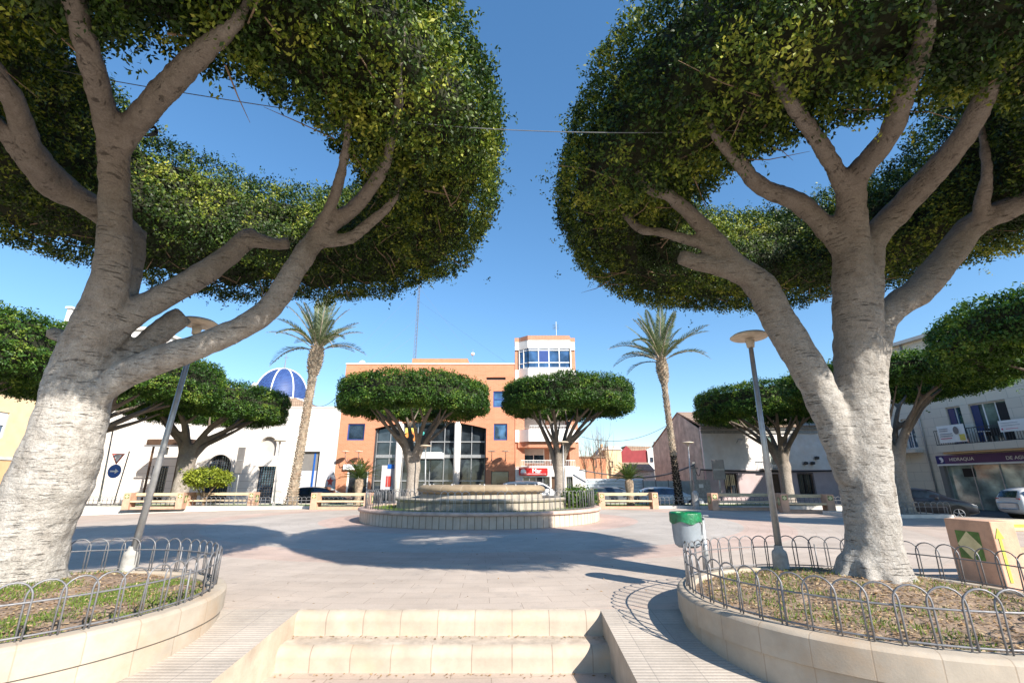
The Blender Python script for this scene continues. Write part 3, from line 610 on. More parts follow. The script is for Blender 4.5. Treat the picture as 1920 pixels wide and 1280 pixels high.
CR = (4.74, 6.18); CL = (-4.31, 5.5)
rt = thing('ficus_tree', 'big pollarded ficus right of the steps with limbs fanning from an upright trunk', 'tree', (4.32, 6.22, 0.25))
near_trunk(rt, [
 [(1652, 1112, 7.35, 180), (1646, 1075, 7.35, 140), (1640, 1030, 7.35, 112), (1632, 960, 7.35, 106), (1620, 880, 7.35, 108), (1612, 800, 7.35, 112), (1612, 700, 7.3, 100), (1603, 600, 7.1, 86), (1598, 500, 6.8, 78), (1597, 430, 6.5, 66), (1595, 350, 6.0, 56)],
 [(1600, 900, 7.35, 70), (1560, 790, 7.3, 70), (1520, 700, 7.3, 74), (1460, 600, 7.3, 70), (1425, 535, 7.2, 66), (1376, 497, 7.1, 54), (1339, 450, 7.0, 42), (1296, 403, 6.7, 34), (1254, 366, 6.25, 27), (1215, 350, 6.1, 18)],
 [(1400, 520, 7.15, 46), (1348, 500, 7.1, 42), (1300, 490, 7.05, 37), (1274, 481, 7.0, 34)],
 [(1345, 470, 7.0, 30), (1300, 452, 6.95, 26), (1240, 436, 6.95, 22), (1190, 422, 7.1, 16)],
 [(1595, 380, 6.2, 48), (1610, 325, 5.75, 48), (1667, 253, 4.95, 46), (1700, 160, 4.2, 45), (1728, 89, 3.75, 42), (1738, 45, 3.5, 34), (1745, 0, 3.4, 20)],
 [(1592, 380, 6.2, 42), (1570, 325, 5.75, 38), (1517, 239, 4.85, 35), (1482, 192, 4.45, 33), (1455, 150, 4.3, 18)],
 [(1592, 480, 6.75, 52), (1550, 430, 6.6, 46), (1498, 380, 6.4, 44), (1428, 350, 6.05, 38), (1381, 300, 5.45, 30), (1348, 262, 5.1, 25), (1330, 230, 5.0, 14)],
 [(1628, 620, 7.1, 58), (1630, 520, 6.9, 56), (1638, 450, 6.7, 54), (1690, 388, 6.4, 55), (1751, 323, 5.7, 54), (1808, 253, 5.0, 49), (1850, 173, 4.4, 43), (1872, 110, 4.15, 26)],
 [(1630, 720, 7.3, 64), (1650, 610, 7.3, 60), (1685, 570, 7.3, 60), (1723, 545, 7.3, 62), (1779, 478, 7.2, 60), (1826, 422, 7.0, 54), (1920, 378, 6.5, 48), (2000, 330, 6.1, 38), (2070, 260, 5.8, 24)],
 [(1838, 425, 7.0, 34), (1842, 375, 6.6, 30), (1850, 320, 6.2, 18)],
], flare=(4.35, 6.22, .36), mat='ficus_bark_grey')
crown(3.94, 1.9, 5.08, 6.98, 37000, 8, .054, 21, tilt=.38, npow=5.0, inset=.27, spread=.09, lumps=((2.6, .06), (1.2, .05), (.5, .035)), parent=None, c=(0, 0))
cr_ = bpy.data.objects['crown']; cr_.parent = rt; cr_.location = (CR[0] - 4.32, CR[1] - 6.22, -0.25)
tw = twigs(rt, CR, 3.8, 2.2, 5.1, 130, 5)
lt = thing('ficus_tree', 'big pollarded ficus in the raised bed left of the steps, white trunk leaning right', 'tree', (-5.76, 5.85, 0.25))
near_trunk(lt, [
 [(20, 1125, 6.95, 200), (30, 1085, 6.95, 172), (44, 1010, 6.9, 164), (72, 950, 6.9, 158), (102, 888, 6.85, 154), (130, 800, 6.8, 134), (150, 720, 6.8, 126), (166, 660, 6.7, 114), (188, 590, 6.4, 88), (208, 520, 6.15, 72), (215, 440, 5.85, 64), (215, 350, 5.5, 58), (212, 265, 5.05, 62)],
 [(212, 290, 5.2, 52), (195, 210, 4.6, 50), (172, 120, 3.9, 50), (150, 40, 3.45, 48), (128, -30, 3.1, 38), (115, -80, 2.9, 24)],
 [(215, 290, 5.2, 48), (250, 235, 4.8, 52), (300, 180, 4.3, 54), (360, 115, 3.85, 52), (410, 72, 3.6, 42), (450, 30, 3.45, 22)],
 [(215, 600, 6.6, 58), (240, 500, 6.6, 56), (245, 440, 6.55, 52), (195, 402, 6.4, 54), (120, 350, 6.0, 54), (60, 280, 5.2, 49), (25, 190, 4.45, 45), (-30, 100, 3.85, 34), (-70, 40, 3.6, 20)],
 [(140, 375, 6.2, 40), (90, 355, 5.95, 36), (40, 290, 5.3, 38), (5, 245, 4.9, 34), (-40, 180, 4.5, 22)],
 [(180, 650, 6.7, 80), (235, 595, 6.6, 66), (300, 560, 6.7, 56), (370, 520, 6.8, 52), (430, 478, 6.9, 46), (462, 448, 6.95, 44), (482, 446, 7.0, 40)],
 [(462, 448, 6.95, 36), (492, 452, 7.0, 32), (520, 458, 7.1, 27), (542, 456, 7.15, 28)],
 [(172, 755, 6.75, 46), (220, 712, 6.75, 58), (285, 680, 6.8, 64), (400, 638, 6.8, 55), (500, 583, 6.8, 52), (562, 490, 6.8, 48), (608, 430, 6.75, 42), (665, 388, 6.5, 33), (715, 320, 5.7, 29), (745, 215, 4.8, 23), (750, 150, 4.4, 14)],
 [(595, 450, 6.8, 34), (650, 448, 6.8, 28), (700, 412, 6.6, 24), (740, 370, 6.3, 14)],
 [(595, 440, 6.75, 34), (625, 375, 6.3, 26), (645, 300, 5.5, 22), (655, 220, 4.8, 14)],
 [(225, 700, 6.85, 60), (265, 655, 7.0, 54), (310, 615, 7.1, 50), (345, 590, 7.2, 46)],
 [(160, 660, 6.8, 60), (125, 635, 6.9, 34), (97, 624, 6.95, 30)],
 [(190, 640, 6.9, 60), (235, 575, 7.0, 40), (250, 490, 6.9, 38), (262, 430, 6.8, 30)],
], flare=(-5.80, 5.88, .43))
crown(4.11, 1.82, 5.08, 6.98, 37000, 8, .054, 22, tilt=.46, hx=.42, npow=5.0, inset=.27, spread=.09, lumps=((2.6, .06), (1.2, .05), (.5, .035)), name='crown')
cl_ = [o for o in col.objects if o.name.startswith('crown') and o.parent is None][0]; cl_.parent = lt; cl_.location = (CL[0] + 5.76, CL[1] - 5.85, -0.25)
twigs(lt, CL, 3.9, 2.25, 5.1, 130, 6)

def far_tree(x, y, cx, cy, Rc, z0, z1, seed, label, fork=2.5, r0=.30, vox=.055, Ri=None, zb=-0.05):
    g = random.Random(seed); t = thing('ficus_tree', label, 'tree', (x, y, zb), 0, 'clipped ficus trees round the far side of the plaza')
    Ri = Rc * .46 if Ri is None else Ri
    b = MB(); limb(b, [(x, y, -.3, r0 * 1.7), (x, y, .15, r0 * 1.25), (x + .03, y, .8, r0), (x + .05, y, fork * .7, r0 * .95), (x + .08, y, fork, r0 * 1.05), (x + .1, y, fork + .4, r0 * .7)], 14, 6)
    K = 6; off = g.uniform(0, 1)
    for k in range(K):
        a = (k + off + g.uniform(-.15, .15)) * 2 * math.pi / K; rr = (Ri + Rc) / 2 * g.uniform(.8, 1.0)
        ex, ey = cx + rr * math.cos(a), cy + rr * math.sin(a); f0 = fork + g.uniform(-.35, .2)
        dx, dy = ex - x, ey - y; h = z0 - f0
        m1 = (x + dx * .22, y + dy * .22, f0 + h * .42, r0 * .42); m2 = (x + dx * .5, y + dy * .5, f0 + h * .78, r0 * .32); m3 = (x + dx * .85, y + dy * .85, z0 + .1, r0 * .22)
        limb(b, [(x + .05, y, f0 - .5, r0 * .6), (x + dx * .06, y + dy * .06, f0 + h * .08, r0 * .62), m1, m2, m3, (ex, ey, z0 + .7, r0 * .15)], 10, 5)
        a2 = a + g.choice((-.5, .5)); e2 = (cx + rr * 1.02 * math.cos(a2), cy + rr * 1.02 * math.sin(a2), z0 + .4, r0 * .14)
        limb(b, [m1, ((m1[0] + e2[0]) / 2, (m1[1] + e2[1]) / 2, f0 + h * .72, r0 * .22), e2], 8, 5)
        a3 = a + g.choice((-.35, .35)); e3 = (cx + (Ri * .95) * math.cos(a3), cy + (Ri * .95) * math.sin(a3), z0 + .5, r0 * .12)
        limb(b, [m2, ((m2[0] + e3[0]) / 2, (m2[1] + e3[1]) / 2, z0 - .2, r0 * .2), e3], 8, 4)
    o = b.build('trunk', 'ficus_bark_far', t, smooth=True)
    m = o.modifiers.new('join', 'REMESH'); m.mode = 'VOXEL'; m.voxel_size = vox; m.use_smooth_shade = True
    m = o.modifiers.new('soften', 'SMOOTH'); m.factor = .5; m.iterations = 4
    c = crown(Rc, Ri, z0, z1, 12000, 6, .125, seed, mats=('crown_shade_hull', 'ficus_leaf_far'), name='crown', spread=.10, lumps=((2.6, .06), (1.3, .05), (.7, .04)), inset=.28, shoot=.02, npow=7.0)
    c.parent = t; c.location = (cx - x, cy - y, -zb); return t
far_tree(-6.2, 30, -6.3, 30, 4.75, 5.75, 7.5, 31, 'disc-crowned ficus in front of the glass bay of the orange building', 2.4, .40)
far_tree(3.1, 32, 3.85, 32, 4.45, 6.05, 7.8, 32, 'disc-crowned ficus in front of the narrow tower block', 2.2, .36)
far_tree(-21.4, 31.4, -20.9, 32.2, 4.8, 5.6, 7.5, 33, 'disc-crowned ficus beside the arched door of the white building, right of its two neighbours', 2.9, .50)
far_tree(-24.0, 25.5, -22.2, 25.8, 5.0, 5.8, 8.0, 34, 'disc-crowned ficus half hidden behind the leaning trunk, middle of the left row', 2.6, .42)
far_tree(-25.7, 18.3, -24.4, 18.6, 4.9, 5.7, 8.1, 35, 'disc-crowned ficus by the cream house at the left edge', 2.6, .42)
far_tree(19.2, 34, 18.6, 34, 4.8, 5.85, 7.75, 36, 'disc-crowned ficus in front of the old white house', 2.6, .40)
far_tree(17.85, 22.3, 19.6, 24, 4.8, 5.85, 6.95, 37, 'disc-crowned ficus beside the parked dark car, close behind the right big trunk', 2.4, .30)
far_tree(21.5, 14.0, 19.8, 14.5, 4.6, 5.6, 7.1, 38, 'ficus crown cut by the right edge of the picture', 2.6, .40)

# ------------------------------------------------------------------ palms and cycads
def frond_mesh(L, droop, seed, lw=.42, nleaf=38, mat='palm_leaf', wid=.035, name='frond', lift=.25):
    g = np.random.default_rng(seed); P = []; D = []; N = []; ln = []; wd = []
    pts = []
    for i in range(13):
        s = i / 12; pts.append(Vector((L * s * (1 - .10 * droop * s), 0, L * (lift * s - droop * .62 * s ** 2.2))))
    def pt(s):
        k = min(int(s * 12), 11); return pts[k].lerp(pts[k + 1], s * 12 - k), (pts[k + 1] - pts[k]).normalized()
    for i in range(nleaf):
        s = .12 + .88 * i / nleaf; p, d = pt(s)
        for sd in (-1, 1):
            w = lw * (math.sin(math.pi * min(1, s * .9 + .12)) ** .6) * g.uniform(.8, 1.1)
            dr = Vector((d.x * .75, sd * .8, .28 + g.uniform(-.15, .15) - .3 * s)).normalized()
            P.append(p + dr * w * .5); D.append(dr); N.append(Vector((g.normal() * .3, g.normal() * .3, 1)).normalized()); ln.append(w); wd.append(wid)
    n = len(P); bt = MB(); bt.tube(pts, [.035 * (1 - .8 * i / 12) * L / 3 for i in range(13)], 4, cap=False)
    V = np.array([list(v) for v in bt.v]); F = [f for f in bt.f if len(f) == 4]
    o = leafcloud(name, np.array([list(p) for p in P]), unit(np.array([list(p) for p in D])), unit(np.array([list(p) for p in N])), np.array(ln), np.array(wd), np.clip(g.normal(.5, .2, n), 0, 1), ['palm_stub' if mat == 'palm_leaf' else mat, mat], extra=(V, F))
    me = o.data; bpy.data.objects.remove(o); return me
FR = [frond_mesh(3.75, d, 50 + i, lift=l, lw=.55, nleaf=84, wid=.04) for i, (d, l) in enumerate(((.25, .15), (.65, .35), (1.05, .5), (.45, .25)))]
def palm(x, y, ztop, label, black_to=0.0, r0=.36, wide=.6, seed=1, nf=44, R1=.62, lean=0.0):
    g = random.Random(seed); t = thing('palm_tree', label, 'palm', (x, y, 0), 0, 'two tall date palms')
    b = MB(); prof = []; N = 60
    def rad(z):
        k = z / ztop; r = r0 * (1 + (R1 / r0 - 1) * math.exp(-z / .9))
        if k > .80: r *= 1 + (wide - .0) * math.sin(math.pi * min(1, (k - .80) / .22)) ** .8
        return r
    for i in range(N + 1): z = -.2 + (ztop + .2) * i / N; prof.append((rad(max(z, 0)) * (.86 + .05 * (i % 2)), z))
    b.lathe(prof, (x, y, 0), 16); sh = lambda B: setattr(B, 'v', [(v[0] + lean * max(0, v[2]) / ztop, v[1], v[2]) for v in B.v]); sh(b); o = b.build('trunk', 'palm_bark', t, smooth=True)
    zs = .05; k = 0; b1 = MB(); b2 = MB()
    while zs < ztop - .1:
        r = rad(zs); nper = max(7, int(2 * math.pi * r / .22))
        for j in range(nper):
            a = (j + .5 * (k % 2)) * 2 * math.pi / nper + g.uniform(-.1, .1); w = math.pi * r / nper * .95; h = .17; o_ = g.uniform(.03, .075) * (1.6 if zs > ztop * .8 else 1)
            ca, sa = math.cos(a), math.sin(a)
            def Q(rr, tt, zz): return (x + ca * rr - sa * tt, y + sa * rr + ca * tt, zz)
            z0 = zs + g.uniform(-.02, .02)
            (b2 if zs < black_to else b1).add([Q(r * .85, 0, z0 - h * .6), Q(r * .9, w, z0), Q(r + o_, w * .5, z0 + h * .45), Q(r + o_, -w * .5, z0 + h * .45), Q(r * .9, -w, z0), Q(r * .8, 0, z0 + h * .6)],
                   [(0, 1, 2, 3), (0, 3, 4), (1, 5, 2), (2, 5, 3), (3, 5, 4)])
        zs += .145; k += 1
    sh(b1); sh(b2)
    b1.build('leaf_stubs', 'palm_stub', t)
    if b2.v: b2.build('dark_sleeve', 'palm_bark_black', t)
    for i in range(nf):
        e = (i + .5) / nf; a = i * 2.39996 + g.uniform(-.2, .2); tilt = R(82 - 82 * e ** .9 + g.uniform(-8, 8))
        me = FR[g.choice((0, 0, 3)) if e < .35 else (3 if e < .6 else g.choice((1, 1, 2)))]
        o = bpy.data.objects.new('frond', me); col.objects.link(o); o.parent = t; o.location = (lean + math.cos(a) * .12, math.sin(a) * .12, ztop - .05 - .3 * e)
        o.rotation_euler = (g.uniform(-.3, .3), -tilt, a); s = g.uniform(.82, 1.05); o.scale = (s, s, s)
    return t
palm(-13.05, 29, 9.9, 'tall date palm at the left, before the white building', r0=.235, wide=.8, seed=2, nf=32, R1=.42, lean=.40)
palm(10.25, 30, 9.45, 'tall date palm at the right with a blackened lower trunk', black_to=3.0, r0=.175, wide=1.0, R1=.30, seed=5, nf=29, lean=-.3)
CY = [frond_mesh(1.25, d, 70 + i, .20, 24, 'cycad_leaf', .03, lift=l) for i, (d, l) in enumerate(((.35, .2), (.7, .35)))]
def cycad(x, y, zt, label, s=1.0, n=34, seed=3):
    g = random.Random(seed); t = thing('cycad', label, 'cycad', (x, y, 0), 0, 'sago palms behind the benches')
    b = MB(); b.lathe([(.24, -.2), (.24, .2), (.20, zt * .5), (.27, zt * .8), (.24, zt), (.05, zt + .1)], (x, y, 0), 12); b.build('trunk', 'palm_bark', t, smooth=True)
    for i in range(n):
        e = (i + .5) / n; a = i * 2.39996; o = bpy.data.objects.new('frond', CY[i % 2]); col.objects.link(o); o.parent = t
        o.location = (0, 0, zt); o.rotation_euler = (0, -R(70 - 70 * e), a); q = s * g.uniform(.85, 1.1); o.scale = (q, q, q)
cycad(7.05, 29.2, 1.55, 'small sago palm behind the bench right of the fountain', 1.05)
cycad(-9.3, 29.5, 1.6, 'small sago palm below the white shop sign', 1.25, seed=4)
# small yellow-green clipped shrub
t = thing('clipped_shrub', 'small yellow-green clipped shrub before the arched door', 'shrub', (-17.8, 28.3, 0))
c = crown(1.18, -1, 1.3, 2.0, 1000, 6, .13, 61, mats=('crown_shade_hull', 'yellow_leaf'), name='foliage', inset=.2, npow=2.8, lumps=((.9, .08), (.4, .05))); c.parent = t; c.location = (0, 0, 0)
b = MB()
for k in range(5):
    a = k * 1.26; limb(b, [(-17.8, 28.3, -.1, .07), (-17.8 + .12 * math.cos(a), 28.3 + .12 * math.sin(a), .6, .05), (-17.8 + .7 * math.cos(a), 28.3 + .7 * math.sin(a), 1.5, .03)], 6, 4)
b.build('stems', 'twig', t, smooth=True)
# bare saplings
def bare(x, y, h, seed, label):
    g = random.Random(seed); t = thing('bare_sapling', label, 'tree', (x, y, 0), 0, 'bare saplings behind the metal hoarding'); b = MB()
    b.tube([(x, y, 0), (x + .05, y, h * .35), (x, y, h * .5)], [.09, .07, .05], 6)
    for k in range(16):
        z = h * g.uniform(.2, .6); a = g.uniform(0, 6.28); L = g.uniform(.35, .5) * h; sx = g.uniform(.05, .3)
        p = Vector((x, y, z)); q = p + Vector((math.cos(a) * L * sx, math.sin(a) * L * sx, L * .5)); e = q + Vector((math.cos(a) * L * sx * .3, math.sin(a) * L * sx * .3, L * .55)); b.tube([p, q, e], [.03, .02, .008], 4)
        for _ in range(2):
            f = q + Vector((g.gauss(0, .25), g.gauss(0, .25), g.uniform(.3, .8))); b.tube([q, f], [.012, .006], 3)
    b.build('branches', 'twig', t)
for i, (px, hh, lb) in enumerate(((1098, 6.2, 'bare sapling nearest the tower block'), (1115, 6.4, 'bare sapling, second from the tower block'), (1128, 7.2, 'tallest of the bare saplings'), (1145, 6.0, 'bare sapling nearest the maroon house'))):
    p = at(px, 900, 46.5); bare(p.x, 46.5, hh, 80 + i, lb)

# ------------------------------------------------------------------ fountain
FX, FY = -1.27, 20.4
w = thing('planter_ring', 'low ring planter with pinkish coping round the fountain', 'planter', (FX, FY, 0))
b = MB(); b.lathe([(4.80, -.05), (4.80, .385)], (FX, FY, 0), 128); b.build('ring_wall', 'fountain_stone', w, smooth=True)
b = MB(); b.lathe([(4.78, .38), (4.86, .385), (4.89, .43), (4.87, .48), (4.83, .50), (4.45, .50), (4.42, .47), (4.42, .2)], (FX, FY, 0), 128); b.build('coping', 'fountain_cap', w, smooth=True)
b = MB(); b.lathe([(4.43, .42), (3.3, .44)], (FX, FY, 0), 96); b.build('lawn', 'lawn', w, smooth=True)
gf = grass(FX, FY, 4.4, 9000, lambda x, y: .42, 'dark green grass between the ring planter and the fountain', patchy=False, hb=.13, seed=15, keep=lambda x, y: 3.5 < math.hypot(x - FX, y - FY) and y < FY + 1.5)
f = thing('fountain', 'round stone fountain with a broad saucer bowl on a stepped basin', 'fountain', (FX, FY, 0))
b = MB(); b.lathe([(3.52, .3), (3.50, .46), (3.44, .50), (3.42, .72), (3.50, .76), (3.52, .82), (3.48, .86), (3.15, .86), (3.1, .80), (3.1, .6)], (FX, FY, 0), 128); smooth_angle(b.build('basin', 'basin_stone', f))
b = MB(); b.lathe([(3.12, .70), (2.0, .72)], (FX, FY, 0), 64); b.build('basin_floor', 'basin_stone', f)
b = MB(); b.lathe([(2.55, .6), (2.52, .95), (2.4, 1.03)], (FX, FY, 0), 96); b.build('pedestal', 'basin_stone', f, smooth=True)
b = MB(); b.lathe([(2.35, 1.0), (2.52, 1.02), (2.62, 1.08), (2.66, 1.15), (2.60, 1.25), (2.46, 1.315), (2.3, 1.33), (2.2, 1.30), (1.9, 1.15), (0, 1.1)], (FX, FY, 0), 96); b.build('bowl', 'bowl_stone', f, smooth=True)
for a in np.linspace(0, 2 * math.pi, 13)[:-1]:
    b = MB(); b.tube([(FX + 2.4 * math.cos(a + .1), FY + 2.4 * math.sin(a + .1), 1.31), (FX + 2.4 * math.cos(a + .1), FY + 2.4 * math.sin(a + .1), 1.365)], [.045, .03], 8); b.build('nozzle', 'iron', f)
fence([(FX + 4.62 * math.cos(t), FY + 4.62 * math.sin(t)) for t in np.linspace(0, 2 * math.pi, 97)[:-1]], True, .50, 'ring of tall iron hoop fence on the coping round the fountain', mesh=hoop_mesh(.28, .64, .009, 5), spacing=.235, rails=(.04,), loc=(FX, FY, 0), r=.009, white=lambda p: p.y < FY and ((-2.3 < p.x < -1.4) or (-.5 < p.x < .1)))
# little hedge on the right of the ring
hs = crown(.75, -1, 0, .62, 700, 6, .10, 66, mats=('crown_shade_hull', 'ficus_leaf_far'), name='hedge_bush', inset=.12, npow=2.6, lumps=((.9, .08), (.4, .05)))
hs.location = (FX + 3.95, FY - .4, .44); tag(hs, 'low green bush at the right end of the fountain planter', 'bush')

# ------------------------------------------------------------------ benches
def bench(L, loc, rz, label, diamond=True, front=True, group='pink and cream concrete benches round the plaza'):
    """local frame: x along the seat, y away from the sitter's knees, z up; centred"""
    t = thing('bench', label, 'bench', loc, rz, group); ew = .34
    for s in (-1, 1):
        b = MB(); x0 = s * (L / 2) - (ew if s > 0 else 0); b.prism([(-.37, 0), (.42, 0), (.36, .88), (-.20, .88), (-.42, .52)] if False else [(-.36, 0), (.37, 0), (.37, .88), (-.36, .88)], ew, 'x', x0); b.build('end_slab', 'bench_pink', t, local=True, bevel=.012)
        xe = s * (L / 2 + .004); xb = s * (L / 2)
        if diamond:
            sl = [o for o in t.children][-1]; r = .19; cy, cz = .03, .53
            def P(y, z, k): return (xe + s * .002 * k, y, z)
            q = MB(); q.face([P(cy - r, cz - r, 0), P(cy + r, cz - r, 0), P(cy + r, cz + r, 0), P(cy - r, cz + r, 0)]); o = q.build('green_tile', 'tile_green', t, local=True)
            q = MB(); q.face([P(cy, cz - r, 1), P(cy + r, cz, 1), P(cy, cz + r, 1), P(cy - r, cz, 1)]); o = q.build('diamond_tile', 'tile_sand', t, local=True)
            # front face diamond too
        if front: xf = x0 + ew / 2; r = .10; q = MB(); q.face([(xf - r, -.363, .60), (xf + r, -.363, .60), (xf + r, -.363, .80), (xf - r, -.363, .80)]); q.build('front_tile', 'tile_green', t, local=True)
        if front: q = MB(); q.face([(xf, -.366, .60), (xf + r, -.366, .70), (xf, -.366, .80), (xf - r, -.366, .70)]); q.build('front_diamond', 'tile_sand', t, local=True)
    xi = L / 2 - ew
    b = MB(); b.box(-xi, xi, .20, .36, .70, .86); b.build('back_rail', 'bench_cream', t, local=True, bevel=.012)
    b = MB(); b.box(-xi, xi, -.34, .30, .38, .47); b.build('seat', 'bench_cream', t, local=True, bevel=.012)
    b = MB(); b.box(-xi, xi, -.2, .3, 0, .14); b.build('plinth', 'bench_pink', t, local=True, bevel=.01)
    return t
def bench_px(x0, x1, yb, label, rz=0.0, **k):
    g = ground((x0 + x1) / 2, yb); a = ground(x0, yb); c = ground(x1, yb); L = abs(c.x - a.x) / max(math.cos(rz), .5)
    return bench(L, (g.x, g.y + .36, 0), rz, label, **k)
bench_px(232, 328, 955, 'pink bench left of the ficus, first from the left', R(14))
bench_px(342, 470, 953, 'pink and cream bench before the yellow-green shrub', R(4))
bench_px(580, 692, 955, 'cream bench between the left palm and the fountain', R(0))
bench_px(1124, 1236, 954, 'cream bench just right of the fountain', R(0))
bench_px(1340, 1478, 957, 'cream bench in front of the old white house, nearer the right palm', R(-4))
bench_px(1478, 1566, 962, 'cream bench ending at the right big ficus trunk', R(-14))
# the near bench, seen from outside, with lime lines
nb = bench(3.4, (6.72 + 1.7, 7.35, 0), 0, 'large near bench with green diamond and lime lines at the right edge', front=False)
for (x0, x1, z0, z1) in ((-1.64, -1.60, .10, .70), (-1.50, 1.5, .755, .80)):
    b = MB(); b.box(x0, x1, -.3665, -.364, z0, z1)
    if z0 < .5: b.build('lime_line', 'tile_lime', nb, local=True)
b = MB(); b.face([(-1.68, -.3672, .66), (-1.56, -.3672, .66), (-1.62, -.3672, .80)]); b.build('lime_arrow', 'tile_lime', nb, local=True)
b = MB(); b.box(-1.36, 1.36, .196, .199, .76, .80); b.build('lime_line', 'tile_lime', nb, local=True)

# ------------------------------------------------------------------ back beds with low kerbs and fences
def strip_bed(x0, x1, y, d, side, gx=None):
    w = thing('planter_kerb', f'low cream kerb of the planting strip {side}', 'planter', ((x0 + x1) / 2, y + d / 2, 0))
    b = MB(); b.box(x0, x1, y, y + .2, -.35, .14); b.box(x0, x0 + .2, y + .2, y + d, -.35, .14); b.box(x1 - .2, x1, y + .2, y + d, -.35, .14); b.box(x0, x1, y + d, y + d + .2, -.35, .14); b.build('kerb', 'white_stone_trim', w)
    b = MB(); b.box(x0 + .2, x1 - .2, y + .2, y + d, -.35, .10); b.build('lawn', 'lawn', w)
    fence([(x0 + .1, y + .12), (x1 - .1, y + .12)], False, .14, f'grey hoop fence along the planting strip {side}', mesh=HOOP_F, spacing=.26, r=.012)
strip_bed(-24.5, -8.2, 28.0, 3.6, 'at the left behind the benches')
strip_bed(5.2, 20.0, 28.2, 3.6, 'at the right behind the benches')
strip_bed(14.6, 18.4, 20.6, 2.4, 'beside the parked dark car')

# ------------------------------------------------------------------ lamps, signs, bin, bollard
def lamp(p, h, label, top=None, r=.055, base=True, zb=0.0, shade=.33):
    t = thing('street_lamp', label, 'street lamp', (p[0], p[1], zb), 0, 'disc-topped post lamps in the plaza'); top = top or (p[0], p[1])
    P0 = Vector((p[0], p[1], zb)); P1 = Vector((top[0], top[1], zb + h)); d = P1 - P0
    b = MB(); b.tube([P0 + d * .05, P0 + d * .97], [r, r * .72], 14); b.build('post', 'galvanised', t, smooth=True)
    b = MB(); b.lathe([(.11, -.04), (.105, .0), (.098, .2), (.09, .245), (.06, .27), (.052, .32)], (p[0], p[1], zb), 18); b.build('base', 'concrete' if base else 'galvanised', t, smooth=True)
    b = MB(); b.tube([P0 + d * .95, P0 + d * .985], [r * 1.15, r * 1.5], 12); b.build('collar', 'lamp_shade_cream', t, smooth=True)
    b = MB(); b.lathe([(0, -.015), (shade * .9, -.02), (shade, .0), (shade, .012), (shade * .8, .05), (shade * .4, .075), (0, .08)], tuple(P1), 32); b.build('shade', 'lamp_shade_cream', t, smooth=True)
    return t
g = ground(1466, 1068, .27); q = at(1405, 632, g.y); lamp((g.x, g.y), q.z - .26, 'disc-topped lamp post beside the right big ficus', (q.x, g.y), zb=.26, r=.047, shade=.28)
g = ground(240, 1070, .27); q = at(372, 607, g.y); lamp((g.x, g.y), q.z - .26, 'leaning disc-topped lamp post beside the left big ficus', (q.x, g.y), zb=.26, r=.047, shade=.28)
for (px, py, ytop, Y, lb) in ((185, 946, 800, 28.6, 'slim disc-topped lamp by the blue arrow sign'), (513, 944, 826, 28.9, 'slim disc-topped lamp left of the left palm'), (1298, 944, 830, 29.0, 'slim disc-topped lamp right of the right palm'), (1056, 930, 829, 30.5, 'slim disc-topped lamp before the forked ficus of the tower block'), (798, 930, 836, 28.8, 'white slim lamp before the glass bay')):
    a = at(px, py, Y); c = at(px, ytop, Y); xo = {185: .9, 513: .45, 1298: -.25, 1056: -.1, 798: .1}[px]
    lamp((a.x, Y), c.z - .05, lb, (at(px + (28 if px == 185 else 12 if px == 513 else -8 if px == 1298 else 0), ytop, Y).x, Y), r=.05, zb=.05, shade=.36)
# road signs
p = at(212, 945, 30.5)
t = thing('road_sign', 'blue arrow disc under a give-way triangle on one pole by the white building', 'sign', (p.x, 30.5, 0)); x, y = p.x, 30.5
b = MB(); b.tube([(x, y, -.3), (x + .25, y, 3.35)], .035, 8); b.build('pole', 'sign_back', t, smooth=True)
zc = at(216, 883, y).z; xc = at(216, 883, y).x
b = MB(); b.lathe([(0, -.012), (.42, -.012), (.42, .012), (0, .012)], (0, 0, 0), 32); b.v = [(xc + v[0], y - .06 + v[2], zc + v[1]) for v in b.v]; b.build('blue_disc', 'sign_blue', t)
b = MB(); b.prism([(xc - .26, zc - .045), (xc + .05, zc - .045), (xc + .05, zc - .15), (xc + .28, zc), (xc + .05, zc + .15), (xc + .05, zc + .045), (xc - .26, zc + .045)], .006, 'y', y - .082); b.build('white_arrow', 'white_letter', t)
zt = at(222, 858, y).z; xt = at(222, 858, y).x
b = MB(); b.prism([(xt - .42, zt + .26), (xt, zt - .42), (xt + .42, zt + .26)], .02, 'y', y - .07); b.build('triangle', 'sign_red', t)
b = MB(); b.prism([(xt - .29, zt + .19), (xt, zt - .27), (xt + .29, zt + .19)], .004, 'y', y - .078); b.build('triangle_face', 'gate_light', t)
for (px0, px1, y0, y1, Y, lb) in ((440, 461, 838, 887, 31.5, 'dark grey back of a tall sign board left of the left palm'), (1338, 1356, 861, 899, 33, 'grey back of a tall sign board before the old white house')):
    a, c = at(px0, y1, Y), at(px1, y0, Y); t = thing('sign_board', lb, 'sign', ((a.x + c.x) / 2, Y, -.3), 0); xm = (a.x + c.x) / 2
    b = MB(); b.box(a.x, c.x, Y - .06, Y + .04, a.z, c.z); b.build('board', 'sign_back', t, bevel=.02)
    b = MB(); b.tube([(xm, Y + .1, -.3), (xm, Y + .1, c.z - .1)], .05, 8); b.build('post', 'galvanised', t, smooth=True)
    b = MB(); b.box(a.x + .05, c.x - .05, Y - .075, Y - .062, (a.z + c.z) / 2 - .02, (a.z + c.z) / 2 + .02); b.build('bracket', 'galvanised', t)
